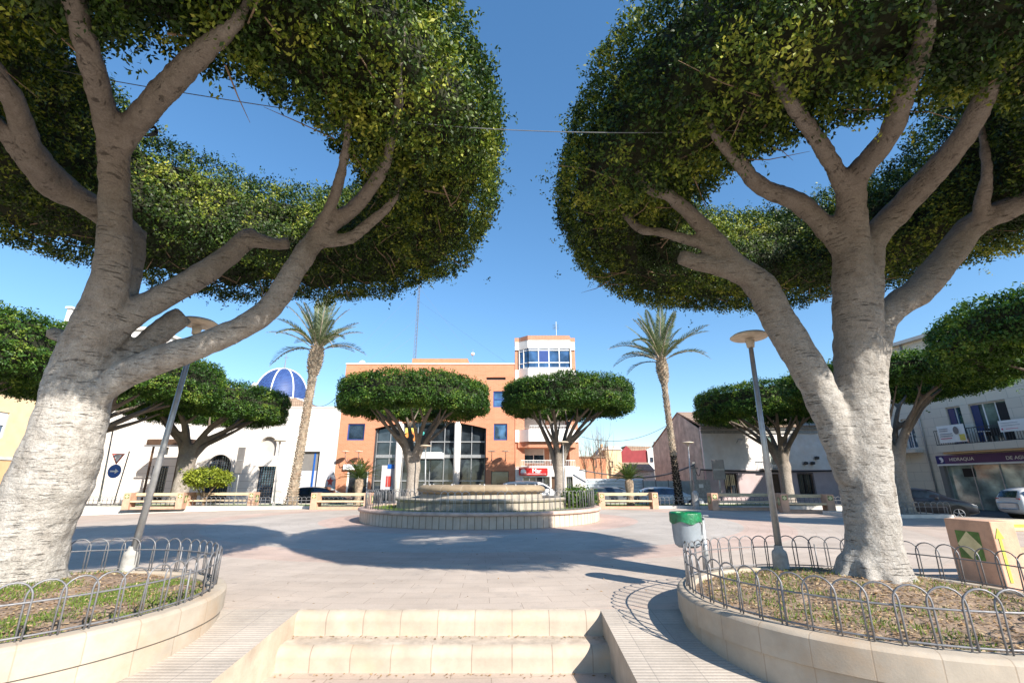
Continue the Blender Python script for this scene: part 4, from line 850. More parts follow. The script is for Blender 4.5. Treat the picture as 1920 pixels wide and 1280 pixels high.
# waste bin
g = ground(1297, 1075); bx, by = at(1287, 990, 6.95).x, 6.95
t = thing('waste_bin', 'grey litter bin lined with a green bag on a post', 'bin', (bx, by, 0)); zt = at(1287, 962, by).z; zb = at(1287, 1025, by).z
b = MB(); b.lathe([(0, zb), (.13, zb), (.17, zb + .03), (.185, zb + .1), (.20, zt - .02), (.205, zt), (.19, zt), (.185, zb + .12)], (bx, by, 0), 32); smooth_angle(b.build('bucket', 'bin_grey', t))
b = MB(); N = 48
prof = [(.185, zt - .12), (.188, zt + .005), (.208, zt + .02), (.215, zt - .005), (.213, zt - .06), (.216, zt - .115)]
b.lathe(prof, (bx, by, 0), N); b.v = [(bx + (v[0] - bx) * (1 + .018 * math.sin(17 * math.atan2(v[1] - by, v[0] - bx))), by + (v[1] - by) * (1 + .018 * math.sin(17 * math.atan2(v[1] - by, v[0] - bx))), v[2] + (.018 * math.sin(5 * math.atan2(v[1] - by, v[0] - bx)) if v[2] < zt - .05 else 0)) for v in b.v]; b.build('bag', 'bin_bag', t, smooth=True)
b = MB(); b.tube([(bx + .25, by + .05, -.02), (bx + .25, by + .05, zt - .05)], .035, 10); b.build('post', 'galvanised', t, smooth=True)
b = MB(); b.box(bx + .17, bx + .26, by + .02, by + .08, zt - .14, zt - .09); b.box(bx + .17, bx + .26, by + .02, by + .08, zb + .1, zb + .15); b.build('bracket', 'galvanised', t)
b = MB(); b.tube([(bx + .24, by - .02, zt - .03), (bx + .31, by - .04, zt - .03)], .012, 8); b.build('latch', 'galvanised', t)
for k in range(3):
    a = R(-120 + 40 * k); b = MB(); x_, y_ = bx + .187 * math.cos(a), by + .187 * math.sin(a); b.box(x_ - .006, x_ + .006, y_ - .002, y_ + .02, zb + .07, zb + .095); b.build('slot', 'black', t)
p = at(1306, 950, 27.5)
t = thing('bollard', 'grey round-topped concrete bollard near the green bin bag', 'bollard', (p.x, 27.5, 0)); b = MB(); b.lathe([(.20, 0), (.19, .75), (.17, .88), (.10, .97), (0, 1.0)], (p.x, 27.5, 0), 16); b.build('shaft', 'concrete', t, smooth=True)
b = MB(); b.lathe([(.25, 0), (.25, .08), (.2, .1)], (p.x, 27.5, 0), 16); b.build('foot', 'concrete', t)

# feather banner by the orange building
p = at(620, 925, 40); t = thing('feather_banner', 'tall leaf-shaped banner with a red star against the white wall', 'banner', (p.x, 40, -.3))
a = at(607, 925, 40); c = at(631, 880, 40); xm = (a.x + c.x) / 2; hw = (c.x - a.x) / 2
b = MB(); poly = [(xm - hw, a.z), (xm + hw, a.z), (xm + hw, a.z + (c.z - a.z) * .55), (xm + hw * .6, a.z + (c.z - a.z) * .85), (xm + .05, c.z), (xm - hw * .5, a.z + (c.z - a.z) * .82), (xm - hw * .9, a.z + (c.z - a.z) * .5)]; b.prism(poly, .03, 'y', 40); b.build('cloth', 'gate_light', t)
b = MB(); b.prism([(xm + .32 * math.cos(R(90 + k * 36)) * (1 if k % 2 == 0 else .45), a.z + (c.z - a.z) * .5 + .42 * math.sin(R(90 + k * 36)) * (1 if k % 2 == 0 else .45)) for k in range(10)], .004, 'y', 39.99); b.build('red_star', 'sign_red', t)
b = MB(); b.prism([(xm - hw + .03, a.z + .02), (xm + hw - .03, a.z + .02), (xm + hw - .03, a.z + .5), (xm, a.z + .35), (xm - hw + .05, a.z + .6)], .004, 'y', 39.985); b.build('teal_wave', 'teal_ink', t)
b = MB(); b.tube([(xm + hw + .03, 40, -.3), (xm + hw + .03, 40, a.z + (c.z - a.z) * .6), (xm + .1, 40, c.z + .02)], .02, 6); b.build('pole', 'galvanised', t)

# ------------------------------------------------------------------ buildings
class Fac:
    """a facade plane: lx along it, z up, local y into the building"""
    def __init__(s, name, label, cat, O, ang, z=-.3, group=None):
        s.O = Vector((O[0], O[1], 0)); s.a = ang; s.d = Vector((math.cos(ang), math.sin(ang), 0)); s.z = z
        s.t = thing(name, label, cat, (O[0], O[1], z), ang, group)
    def p(s, px, py, off=0.0):             # off: plane shifted into the building by off
        r = ray(px, py); n = Vector((-s.d.y, s.d.x, 0)); O = s.O + n * off
        k = O.dot(n) / (r[0] * n.x + r[1] * n.y); P = Vector((r[0] * k, r[1] * k, H + r[2] * k)); return (P - s.O).dot(s.d), P.z - s.z
    def wall(s, x0, x1, z0, z1, holes, mat, th=.3, name='front_wall'):
        xs = sorted({x0, x1, *[h[0] for h in holes], *[h[1] for h in holes]}); zs = sorted({z0, z1, *[h[2] for h in holes], *[h[3] for h in holes]})
        b = MB()
        for j in range(len(zs) - 1):
            run = None; zc = (zs[j] + zs[j + 1]) / 2
            for i in range(len(xs) - 1):
                xc = (xs[i] + xs[i + 1]) / 2; hole = any(h[0] < xc < h[1] and h[2] < zc < h[3] for h in holes)
                if not hole: run = [xs[i], xs[i + 1]] if run is None else [run[0], xs[i + 1]]
                if (hole or i == len(xs) - 2) and run: b.box(run[0], run[1], 0, th, zs[j], zs[j + 1]); run = None
        return b.build(name, mat, s.t, local=True)
    def box(s, name, mat, x0, x1, y0, y1, z0, z1, parent=None, bevel=0):
        b = MB(); b.box(x0, x1, y0, y1, z0, z1); return b.build(name, mat, parent or s.t, local=True, bevel=bevel)
    def window(s, x0, x1, z0, z1, frame='white_paint', glass='window_glass', nx=1, nz=1, fw=.07, y=.14, shutter=0.0, smat='shutter_grey', proud=False, name='window'):
        b = MB(); y0 = y
        b.box(x0, x1, y0, y0 + .06, z0, z0 + fw); b.box(x0, x1, y0, y0 + .06, z1 - fw, z1); b.box(x0, x0 + fw, y0, y0 + .06, z0 + fw, z1 - fw); b.box(x1 - fw, x1, y0, y0 + .06, z0 + fw, z1 - fw)
        for i in range(1, nx): xm = x0 + (x1 - x0) * i / nx; b.box(xm - fw * .4, xm + fw * .4, y0 + .005, y0 + .055, z0 + fw, z1 - fw)
        for i in range(1, nz): zm = z0 + (z1 - z0) * i / nz; b.box(x0 + fw, x1 - fw, y0 + .008, y0 + .052, zm - fw * .4, zm + fw * .4)
        f = b.build(name, frame, s.t, local=True)
        q = MB(); q.box(x0 + .01, x1 - .01, y0 + .075, y0 + .09, z0 + .01, z1 - .01); o = q.build('pane', glass, s.t, local=True); o.parent = f
        if shutter: q = MB(); q.box(x0 + fw, x1 - fw, y0 - .03, y0 - .004, z1 - (z1 - z0) * shutter, z1 - .005); o = q.build('shutter', smat, s.t, local=True); o.parent = f
        return f
    def railing(s, x0, x1, y, z0, z1, mat='white_paint', step=.14, name='balcony_rail'):
        b = MB(); b.box(x0, x1, y, y + .04, z1 - .05, z1); b.box(x0, x1, y, y + .04, z0, z0 + .04); n = max(2, int((x1 - x0) / step))
        for i in range(n + 1): x = x0 + (x1 - x0 - .02) * i / n; b.box(x, x + .022, y + .008, y + .032, z0 + .04, z1 - .05)
        return b.build(name, mat, s.t, local=True)
def R4(F, px0, px1, py0, py1, off=0): (x0, z1), (x1, z0) = F.p(px0, py0, off), F.p(px1, py1, off); return (x0, x1, z0, z1)

# --- orange brick civic building
OX0 = at(637, 800, 42).x
F = Fac('orange_building', 'orange brick civic building with a tall arched glass bay', 'building', (OX0, 42), 0)
W_ = F.p(965, 800)[0]; HT = F.p(800, 683)[1]
hL = R4(F, 653, 682, 794, 825); hR = R4(F, 926, 951, 794, 825); hR2 = R4(F, 925, 951, 733, 763); hP = R4(F, 921, 954, 883, 912); hD = (F.p(650, 900)[0], F.p(690, 900)[0], 0, F.p(670, 884)[1])
bay = (F.p(699, 850)[0], F.p(911, 850)[0], 0, F.p(805, 789)[1])
slot = R4(F, 912, 948, 707, 712)
F.wall(0, W_, 0, HT, [hL, hR, hR2, hP, hD, bay, slot], 'orange_brick')
F.box('back_block', 'orange_brick', 0, W_, .95, 14, 0, HT - .02)
b = MB(); b.box(0, W_, .3, .95, HT - .4, HT - .02); b.box(0, .3, .3, .95, 0, HT - .4); b.box(W_ - .3, W_, .3, .95, 0, HT - .4); b.build('reveal_wall', 'orange_brick', F.t, local=True)
F.box('coping', 'white_stone_trim', -.05, W_ + .02, -.06, .4, HT, HT + .12)
x0, z1 = F.p(773, 672, 5); x1, _ = F.p(877, 672, 5); F.box('roof_box', 'orange_brick', x0, x1, 5, 9, HT - .1, z1)
for h, nx, nz in ((hL, 1, 1), (hR, 1, 1), (hR2, 1, 2)): F.window(*h, frame='blue_frame', glass='window_glass', nx=nx, nz=nz, fw=.1, y=.08)
F.window(*hP, frame='dark_frame', glass='dark_glass', nx=1, nz=1, fw=.05, y=.05)
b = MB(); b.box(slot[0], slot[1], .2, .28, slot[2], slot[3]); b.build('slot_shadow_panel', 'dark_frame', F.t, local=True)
# arched head of the bay: brick spandrel with a curved lower edge
zA = F.p(805, 789)[1]; zE = F.p(700, 803)[1]; bm_ = (bay[0] + bay[1]) / 2; hwb = (bay[1] - bay[0]) / 2
for s_ in (-1, 1):
    pts = [(bm_ + s_ * hwb, zA + .002), (bm_ + s_ * hwb, zE)] + [(bm_ + s_ * hwb * k, zA - (zA - zE) * (k ** 2)) for k in (.9, .8, .7, .6, .5, .4, .3, .2, .1, 0.02)]
    b = MB(); b.prism(pts, .29, 'y', .004); b.build('arch_spandrel', 'orange_brick', F.t, local=True)
gw = MB(); nxb = 8
for i in range(nxb + 1): x = bay[0] + .1 + (bay[1] - bay[0] - .2) * i / nxb; gw.box(x - .035, x + .035, .58, .68, 0, zA)
zl = [0.15, F.p(805, 901, .6)[1], F.p(805, 828, .6)[1], zA - .06]
for z in zl: gw.box(bay[0], bay[1], .59, .67, z - .05, z + .05)
z = F.p(805, 855, .6)[1]; gw.box(bay[0], bay[1], .55, .67, z - .14, z + .14)
gr = gw.build('bay_window', 'galvanised', F.t, local=True)
b = MB(); b.box(bay[0], bay[1], .70, .74, 0, zA); o = b.build('pane', 'dark_glass', F.t, local=True); o.parent = gr
F.box('bay_jamb', 'dark_frame', bay[0] - .001, bay[0] + .10, .30, .9, 0, zE); F.box('bay_jamb', 'dark_frame', bay[1] - .1, bay[1] + .001, .30, .9, 0, zE)
for px, rr in ((857, .30), (748, .30)):
    x = F.p(px, 850, .3)[0]; b = MB(); b.tube([(x, .25, 0), (x, .25, zA - .05)], rr, 24); b.build('column', 'white_plaster', F.t, local=True, smooth=True)
xa, za = F.p(778, 857, -.2); xb, zb_ = F.p(831, 848, -.2); F.box('entrance_canopy', 'white_paint', xa, xb, -.7, .5, za - .15, zb_, bevel=.08)
# coloured decoration hung inside the bay
for nm, mt, px, py, rr in (('hanging_disc', 'orange_ink', 770, 818, .55), ('hanging_heart', 'pink_ink', 800, 826, .38), ('hanging_ball', 'teal_ink', 792, 812, .2), ('poster', 'yellow_ink', 770, 807, .3)):
    x, z = F.p(px, py, .4); b = MB()
    if nm == 'poster': b.box(x - .5, x + .5, .50, .53, z - .25, z + .25)
    elif nm == 'hanging_disc': b.prism([(x + rr * math.cos(q) * (1 if i % 2 else .8), z + rr * math.sin(q) * (1 if i % 2 else .8)) for i, q in enumerate(np.linspace(0, 2 * math.pi, 25)[:-1])], .05, 'y', .42)
    elif nm == 'hanging_heart': b.prism([(x + rr * .0625 * 16 * math.sin(q) ** 3, z + rr * .0625 * (13 * math.cos(q) - 5 * math.cos(2 * q) - 2 * math.cos(3 * q))) for q in np.linspace(0, 2 * math.pi, 25)[:-1]], .05, 'y', .40)
    else: b.lathe([(0.001, -rr), (rr * .7, -rr * .7), (rr, 0), (rr * .7, rr * .7), (0.001, rr)], (x, .42, z), 12)
    o = b.build(nm, mt, F.t, local=True)
x, z = F.p(771, 818, .38); b = MB(); b.lathe([(0, 0), (.27, 0)], (0, 0, 0), 16); b.v = [(x + v[0], .41, z + v[1]) for v in b.v]; b.build('disc_centre', 'black', F.t, local=True)
x0, x1, z0, z1 = R4(F, 727, 740, 870, 878, .5); F.box('blue_poster', 'sign_blue', x0, x1, .52, .55, z0, z1)
x0, x1, z0, z1 = R4(F, 716, 738, 872, 918, .5); F.box('notice_panel', 'gate_light', x0, x1, .555, .57, z0, z1)
for px in (724, 728, 731): x0, x1, z0, z1 = R4(F, px, px + 1.6, 892, 912, .5); F.box('red_strip', 'sign_red', x0, x1, .53, .545, z0, z1)
# shop at the left
F.box('shop_door', 'dark_glass', hD[0], hD[1], .2, .24, 0, hD[3])
b = MB(); [b.box(x, x + .12, .05, .18, 0, hD[3]) for x in (hD[0], (hD[0] + hD[1]) / 2, hD[1] - .12)]; b.build('door_frame', 'white_paint', F.t, local=True)
x0, x1, z0, z1 = R4(F, 644, 679, 870, 880, -.2); sg = F.box('shop_sign', 'white_paint', x0, x1, -.22, -.02, z0, z1)
text('Jamil´s', .46, 'grey_letter', F.t, ((x0 + x1) / 2, -.232, (z0 + z1) / 2), bold=.004)
text('Jamil´s', .01, 'grey_letter', F.t, ((x0 + x1) / 2, -.1, (z0 + z1) / 2)) if False else None
F.box('blue_goods', 'paint_blue', hD[0] + .3, hD[0] + .75, -.5, -.1, .0, .9); 
def wall_lamp(F, px, py):
    x, z = F.p(px, py, -.9); b = MB()
    b.tube([(x, 0, z - .55), (x, -.35, z - .85), (x, -.75, z - .75), (x, -.9, z - .35), (x, -.9, z - .06)], .03, 6); o = b.build('lamp_arm', 'iron', F.t, local=True, smooth=True)
    b = MB(); b.lathe([(0, -.02), (.33, -.02), (.36, 0), (.3, .04), (0, .08)], (x, -.9, z), 20); q = b.build('lamp_shade', 'lamp_shade_cream', F.t, local=True, smooth=True); q.parent = o
for px in (648, 673, 922, 948): wall_lamp(F, px, 846)
# dish + whip aerial + mast on the roof
def roof_item(name, label, cat, px, py, Y): p = at(px, py, Y); return thing(name, label, cat, (p.x, Y, p.z)), p
p = at(678, 682, 43.5); t = thing('satellite_dish', 'small white dish on the left corner of the orange roof', 'dish', (p.x, 43.5, HT - .3))
b = MB(); b.lathe([(0.01, 0), (.2, .03), (.36, .12), (.38, .12), (.2, .05), (.01, .02)], (0, 0, 0), 20); b.v = [(p.x + v[0], 43.5 + v[2] - .1, HT - .3 + .42 + v[1]) for v in b.v]; b.build('dish', 'white_paint', t, smooth=True)
b = MB(); b.tube([(p.x, 43.6, HT - .35), (p.x, 43.6, HT + .1)], .03, 6); b.build('stem', 'galvanised', t)
p0 = at(778, 672, 48); p1 = at(787, 530, 48); t = thing('radio_mast', 'tall thin lattice mast with guy wires on the orange roof', 'mast', (p0.x, 48, HT - .3)); xm = (p0.x + p1.x) / 2
b = MB(); s_ = .17; cor = [(xm - s_, 48 - s_), (xm + s_, 48 - s_), (xm, 48 + s_)]; z0, z1 = HT - .4, p1.z; n = 26
for i, (x, y) in enumerate(cor): b.tube([(x, y, z0), (xm + (x - xm) * .5, 48 + (y - 48) * .5, z1)], .022, 4)
for k in range(n):
    f0, f1 = k / n, (k + 1) / n
    for i in range(3):
        A, B = cor[i], cor[(i + 1) % 3]; q = lambda c_, f_: (xm + (c_[0] - xm) * (1 - .5 * f_), 48 + (c_[1] - 48) * (1 - .5 * f_), z0 + (z1 - z0) * f_); b.tube([q(A, f0), q(B, f1)], .012, 3)
b.build('lattice', 'iron', t)
b = MB(); b.tube([(xm, 48, z1 - .2), (xm, 48, z1 + 1.4)], .02, 4); b.build('whip', 'iron', t)
for zz, gx in ((.95, -7.2), (.95, 7.5), (.62, -5), (.62, 6.0), (.45, -4), (.8, 11)):
    b = MB(); b.tube([(xm, 48, z0 + (z1 - z0) * zz), (xm + gx, 45, HT - .2)], .006, 3); b.build('guy_wire', 'cable_pale', t)
p = at(886, 683, 45); q = at(886, 655, 45); t = thing('aerial', 'short aerial with a small white drum on the orange roof', 'aerial', (p.x, 45, HT - .3))
b = MB(); b.tube([(p.x, 45, HT - .3), (p.x, 45, q.z)], .02, 5); b.build('rod', 'iron', t); z = at(886, 664, 45).z; b = MB(); b.lathe([(0, -.16), (.16, -.12), (.2, 0), (.16, .12), (0, .16)], (p.x, 44.9, z), 12); b.build('drum', 'white_paint', t, smooth=True)

# --- tower block
F = Fac('tower_block', 'narrow brick and white apartment block with a glazed top bay', 'building', (at(966, 800, 42).x, 42), 0)
W_ = F.p(1082, 700)[0]; HT2 = F.p(1020, 636)[1]
fl = {k: F.p(1020, v)[1] for k, v in dict(par=652, win=690, band=706, b2t=804, b2b=827, s2=779, und=840, rail=861, slab=874, sign0=876, sign1=892).items()}
gp = .3
F.box('core_wall', 'red_brick', 0, W_, 2.2, 13, 0, HT2 - .3)
for (a, c_) in ((0, .85), (W_ - .85, W_)):
    F.box('brick_pier', 'red_brick', a, c_, .9, 2.2, fl['slab'], HT2 - .2)
b = MB()
def bayprism(z0, z1, dx=.0, inset=1.05, dep=.0):
    return ([( -dx, 1.0), (-dx, .75), (inset * .35, .75), (inset + .15, 0 - dep), (W_ - inset - .15 + .6, 0 - dep), (W_ - inset * .35, .75), (W_ + dx, .75), (W_ + dx, 1.0), (W_ + dx, 2.3), (-dx, 2.3)], z0, z1)
def bayblock(name, mat, z0, z1, dx=0.0, dep=0.0):
    pl_, a, c_ = bayprism(z0, z1, dx, dep=dep); b = MB(); b.prism(pl_, c_ - a, 'z', a); return b.build(name, mat, F.t, local=True)
bayblock('brick_parapet', 'red_brick', F.p(1020, 637)[1], F.p(1020, 629)[1], .03, .03)
bayblock('white_band', 'white_plaster', fl['par'], F.p(1020, 637)[1], 0)
bayblock('white_band', 'white_plaster', fl['band'] - 3.0, fl['win'], 0)
# glazed bay: frames on the front and the two chamfers
z0, z1 = fl['win'], fl['par']; A = (1.05 * .35 + .05, .78); B = (1.23, .06); C_ = (W_ - .63, .06); D_ = (W_ - 1.05 * .35 - .05, .78)
fr = MB(); gl = MB()
def panel(P, Q, n, mb, gb):
    P, Q = Vector((*P, 0)), Vector((*Q, 0)); d = (Q - P); nn = Vector((d.y, -d.x, 0)).normalized()
    for i in range(n + 1):
        p = P + d * i / n; mb.tube([(p.x, p.y, z0), (p.x, p.y, z1)], .055, 4)
    for z in (z0 + .05, z0 + (z1 - z0) * .28, z1 - .22, z1 - .03): mb.tube([(P.x, P.y, z), (Q.x, Q.y, z)], .05, 4)
    o_ = -nn * .05; a_, b_ = P + o_, Q + o_; gb.face([(a_.x, a_.y, z0), (b_.x, b_.y, z0), (b_.x, b_.y, z1), (a_.x, a_.y, z1)])
panel(A, B, 2, fr, gl); panel(B, C_, 4, fr, gl); panel(C_, D_, 2, fr, gl)
o = fr.build('top_window', 'white_paint', F.t, local=True); g_ = gl.build('pane', 'window_glass', F.t, local=True); g_.parent = o
d = (C_[0] - B[0]) / 4; F.box('open_pane', 'blue_frame', B[0] + d + .06, B[0] + 2 * d - .06, .03, .05, z0 + (z1 - z0) * .3, z1 - .25)
# lower storeys
b2 = (fl['b2b'], fl['b2t'])
bayblock('balcony_wall', 'white_plaster', fl['b2b'], fl['b2t']); F.railing(1.3, W_ - .7, .02, fl['b2t'], F.p(1020, 797)[1], 'white_paint')
bayblock('brick_soffit', 'red_brick', F.p(1020, 838)[1], fl['b2b'] - .004, -.25, -.3)
bayblock('balcony_slab', 'white_plaster', fl['slab'] - .25, fl['slab'], 0.0, 0.0); F.railing(.5, W_ - .5, .02, fl['slab'], F.p(1020, 862)[1], 'white_paint')
for (px0, px1, y0, y1) in ((980, 1022, 780, 803), (1030, 1060, 780, 803)): F.window(*R4(F, px0, px1, y0, y1, 2), frame='white_paint', y=2.05, shutter=.97, nx=2)
F.window(*R4(F, 980, 1021, 838, 868, 2), frame='white_paint', y=2.05, shutter=.5, nx=2)
F.window(*R4(F, 1030, 1060, 838, 868, 2), frame='white_paint', y=2.05, shutter=.95)
# ground floor
gz1 = fl['slab'] - .26; sA = F.p(980, 900)[0], F.p(1031, 900)[0]; dA = F.p(1058, 900)[0], F.p(1078, 900)[0]
F.wall(0, W_ + .35, 0, gz1, [(sA[0], sA[1], 0, F.p(1000, 893)[1]), (F.p(1034, 900)[0], F.p(1050, 900)[0], 0, F.p(1000, 893)[1]), (F.p(1062, 900)[0], F.p(1074, 900)[0], 0, F.p(1066, 893)[1])], 'white_plaster', name='ground_wall')
F.window(sA[0], sA[1], .9, F.p(1000, 893)[1], frame='galvanised', glass='dark_glass', nx=4, nz=2, y=.2, name='shop_window')
F.box('stall_riser', 'white_plaster', sA[0], sA[1], .1, .28, 0, .9)
F.box('shop_door', 'wood_dark', F.p(1034, 900)[0], F.p(1050, 900)[0], .2, .26, 0, F.p(1000, 893)[1])
gd = F.box('street_door', 'dark_glass', F.p(1062, 900)[0], F.p(1074, 900)[0], .24, .28, 0, F.p(1066, 893)[1])
F.railing(F.p(1062, 900)[0], F.p(1074, 900)[0], .18, .02, F.p(1066, 893)[1], 'galvanised', name='door_grille')
x0, x1, z0, z1 = R4(F, 973, 1027, 877, 890.5, -.1); F.box('shop_sign', 'red_sign', x0, x1, -.13, -.004, z0, z1)
text('Mar', .5, 'white_letter', F.t, (x0 + (x1 - x0) * .62, -.14, (z0 + z1) / 2 + .05), bold=.008)
zz = (z0 + z1) / 2; b = MB(); b.prism([(x0 + .38 + .24 * math.cos(q), zz + .02 + .2 * math.sin(q)) for q in np.linspace(0, math.pi, 12)] + [(x0 + .14, zz - .12), (x0 + .62, zz - .12)], .01, 'y', -.142); b.build('sign_emblem', 'white_letter', F.t, local=True)
b = MB(); b.box(x0 + .15, x1 - .15, -.14, -.131, z0 + .1, z0 + .13); b.build('sign_line', 'white_letter', F.t, local=True)
p = at(1043, 628, 44); q = at(1043, 603, 44); t = thing('tv_aerial', 'comb aerial on the roof of the tower block', 'aerial', (p.x, 44, p.z - .3)); b = MB(); b.tube([(p.x, 44, p.z - .5), (p.x, 44, q.z)], .035, 5); b.build('rod', 'galvanised', t)
b = MB(); [b.tube([(p.x - .35, 44, q.z - k), (p.x + .25, 44, q.z - k)], .015, 3) for k in (.35, .5, .65, .8)]; b.tube([(p.x - .1, 43.7, q.z - .58), (p.x - .1, 44.4, q.z - .58)], .02, 3); b.build('comb', 'iron', t)

# --- white panelled church annex
WX0 = at(150, 870, 42).x
F = Fac('white_building', 'long white panelled building with an arched doorway', 'building', (WX0, 42), 0)
W_ = F.p(643, 800)[0]; W_ = OX0 - WX0 - .02; HW = F.p(620, 764)[1]
arch = (F.p(383, 900)[0], F.p(431, 900)[0], 0, F.p(405, 851)[1]); dr = (F.p(480, 900)[0], F.p(514, 900)[0], 0, F.p(500, 874)[1]); ni = R4(F, 489, 516, 818, 854); gt = (F.p(545, 900)[0], F.p(594, 900)[0], 0, F.p(570, 846)[1]); dl = (F.p(281, 900)[0], F.p(311, 900)[0], 0, F.p(300, 873)[1]); lw = R4(F, 300, 314, 838, 852)
F.wall(0, W_, 0, HW, [arch, dr, ni, gt, dl, lw], 'white_panel', th=.45)
F.box('back_block', 'white_plaster', 0, W_, .9, 11, 0, HW - .05); F.box('coping', 'white_stone_trim', -.05, W_, -.05, .9, HW, HW + .1)
b = MB(); b.box(0, W_, .45, .9, HW - .3, HW - .05); b.box(0, .3, .45, .9, 0, HW - .3); b.build('reveal_wall', 'white_plaster', F.t, local=True)
def archhead(x0, x1, zt, zs, y0, y1, mat, name):   # fills the corners above a round arch in a square hole
    xm, r = (x0 + x1) / 2, (x1 - x0) / 2
    for s_ in (-1, 1):
        pts = [(xm + s_ * r, zt + .002), (xm + s_ * r, zs)] + [(xm + s_ * r * math.cos(q), zs + (zt - zs) * math.sin(q)) for q in np.linspace(0, math.pi / 2, 10)[1:-1]] + [(xm + s_ * .01, zt - .002), (xm + s_ * .01, zt + .002)]
        b = MB(); b.prism(pts, y1 - y0, 'y', y0); b.build(name, mat, F.t, local=True)
zs = arch[3] - (arch[1] - arch[0]) / 2
archhead(arch[0], arch[1], arch[3], zs, .004, .44, 'white_panel', 'arch_corner'); archhead(ni[0], ni[1], ni[3], ni[3] - (ni[1] - ni[0]) / 2, .004, .44, 'white_panel', 'niche_corner')
xm, rr = (arch[0] + arch[1]) / 2, (arch[1] - arch[0]) / 2
for k, (ro, yy) in enumerate(((rr + .32, -.07), (rr + .14, -.12))):
    b = MB(); pts = [(xm + ro * math.cos(q), zs + ro * math.sin(q)) for q in np.linspace(0, math.pi, 24)]; pin = [(xm + (ro - .18) * math.cos(q), zs + (ro - .18) * math.sin(q)) for q in np.linspace(math.pi, 0, 24)]
    vs = [(p[0], yy, p[1]) for p in pts] + [(p[0], 0, p[1]) for p in pts] + [(p[0], yy, p[1]) for p in pin[::-1]] + [(p[0], 0, p[1]) for p in pin[::-1]]; n = 24
    fs = []
    for i in range(n - 1): fs += [(i, i + 1, n + i + 1, n + i), (i, i + 1, 2 * n + i + 1, 2 * n + i), (2 * n + i, 2 * n + i + 1, 3 * n + i + 1, 3 * n + i)]
    b.add(vs, fs); b.box(xm - ro, xm - ro + .18, yy, 0, 0, zs); b.box(xm + ro - .18, xm + ro, yy, 0, 0, zs); b.build('arch_moulding', 'white_stone_trim', F.t, local=True)
def lattice(x0, x1, z0, z1, name):
    F.box(name, 'window_glass', x0, x1, .42, .44, z0, z1); o = list(F.t.children)[-1]
    o = [c for c in F.t.children if c.name.startswith(name)][-1]
    b = MB(); st = .22
    x = x0
    while x < x1: b.box(x, x + .05, .34, .38, z0, z1); x += st
    z = z0
    while z < z1: b.box(x0, x1, .342, .378, z, z + .05); z += st
    g_ = b.build('grille', 'dark_frame', F.t, local=True)
lattice(arch[0] + .02, arch[1] - .02, 0, arch[3], 'arched_door'); lattice(dr[0], dr[1], 0, dr[3], 'side_door'); lattice(dl[0], dl[1], 0, dl[3], 'left_door')
F.box('niche_back', 'shutter_grey', ni[0], ni[1], .40, .46, ni[2], ni[3]); F.box('gate_upper', 'gate_dark', gt[0], gt[1], .25, .32, F.p(570, 881)[1], gt[3]); F.box('gate_lower', 'gate_light', gt[0], gt[1], .28, .34, 0, F.p(570, 881)[1]); F.box('window_dark', 'dark_glass', lw[0], lw[1], .2, .25, lw[2], lw[3])
F.box('gate_stripe', 'sign_blue', F.p(582, 900)[0], F.p(585, 900)[0], .20, .245, .2, gt[3] - .1)
# brown awning on posts before it
ya = 39.5; a, c_ = at(281, 835, ya), at(368, 822, ya); t = thing('pergola', 'dark timber pergola standing before the white building', 'pergola', ((a.x + c_.x) / 2, ya, -.3))
b = MB(); b.box(a.x, c_.x, ya - .5, ya + 1.0, a.z, a.z + .5); b.build('canopy', 'wood_dark', t, bevel=.1)
for x in (a.x + .3, c_.x - 1.2): b = MB(); b.box(x - .06, x + .06, ya, ya + .12, -.3, a.z); b.build('post', 'wood_dark', t)
b = MB(); b.box(a.x - .05, c_.x + .1, ya - .56, ya - .5, a.z - .12, a.z + .02); b.build('beam', 'iron', t)
# dome behind
DY = 58; a = at(478, 745, DY); c_ = at(573, 745, DY); tp = at(527, 692, DY); fx = (a.x + c_.x) / 2; rd = (c_.x - a.x) / 2 * 1.02
t = thing('church_dome', 'blue tiled church dome with white ribs behind the white building', 'dome', (fx, DY, 0)); zb = a.z - .4; hd = tp.z - zb
b = MB(); b.lathe([(rd * math.cos(q) + .01, zb + hd * math.sin(q)) for q in np.linspace(0, math.pi / 2, 16)], (fx, DY, 0), 48); b.build('shell', 'dome_tile', t, smooth=True)
for k in range(8):
    a_ = k * math.pi / 4 + R(-90 + 6); b = MB(); b.tube([(fx + rd * 1.01 * math.cos(q) * math.cos(a_), DY + rd * 1.01 * math.cos(q) * math.sin(a_), zb + hd * 1.01 * math.sin(q)) for q in np.linspace(0, math.pi / 2, 14)], .085, 6); b.build('rib', 'white_paint', t, smooth=True)
b = MB(); b.lathe([(rd * 1.12, zb - .35), (rd * 1.12, zb - .1), (rd * 1.02, zb + .05)], (fx, DY, 0), 48); b.lathe([(rd * 1.0, -.3), (rd * 1.0, zb - .3)], (fx, DY, 0), 48); b.build('drum', 'white_plaster', t, smooth=True)
b = MB(); z = tp.z; b.tube([(fx, DY, z - .1), (fx, DY, z + .5), (fx, DY, z + 2.0)], [.12, .06, .03], 6); b.tube([(fx - .3, DY, z + 1.55), (fx + .3, DY, z + 1.55)], .035, 4); b.build('finial', 'iron', t)
lx, ly, lz = fx - rd * .62, DY - rd * .78, zb + .55; b = MB(); b.prism([(lx - .55, zb - .2), (lx + .55, zb - .2), (lx + .55, lz + .55), (lx, lz + 1.2), (lx - .55, lz + .55)], 1.4, 'y', ly - .3); o = b.build('dormer', 'white_plaster', t)
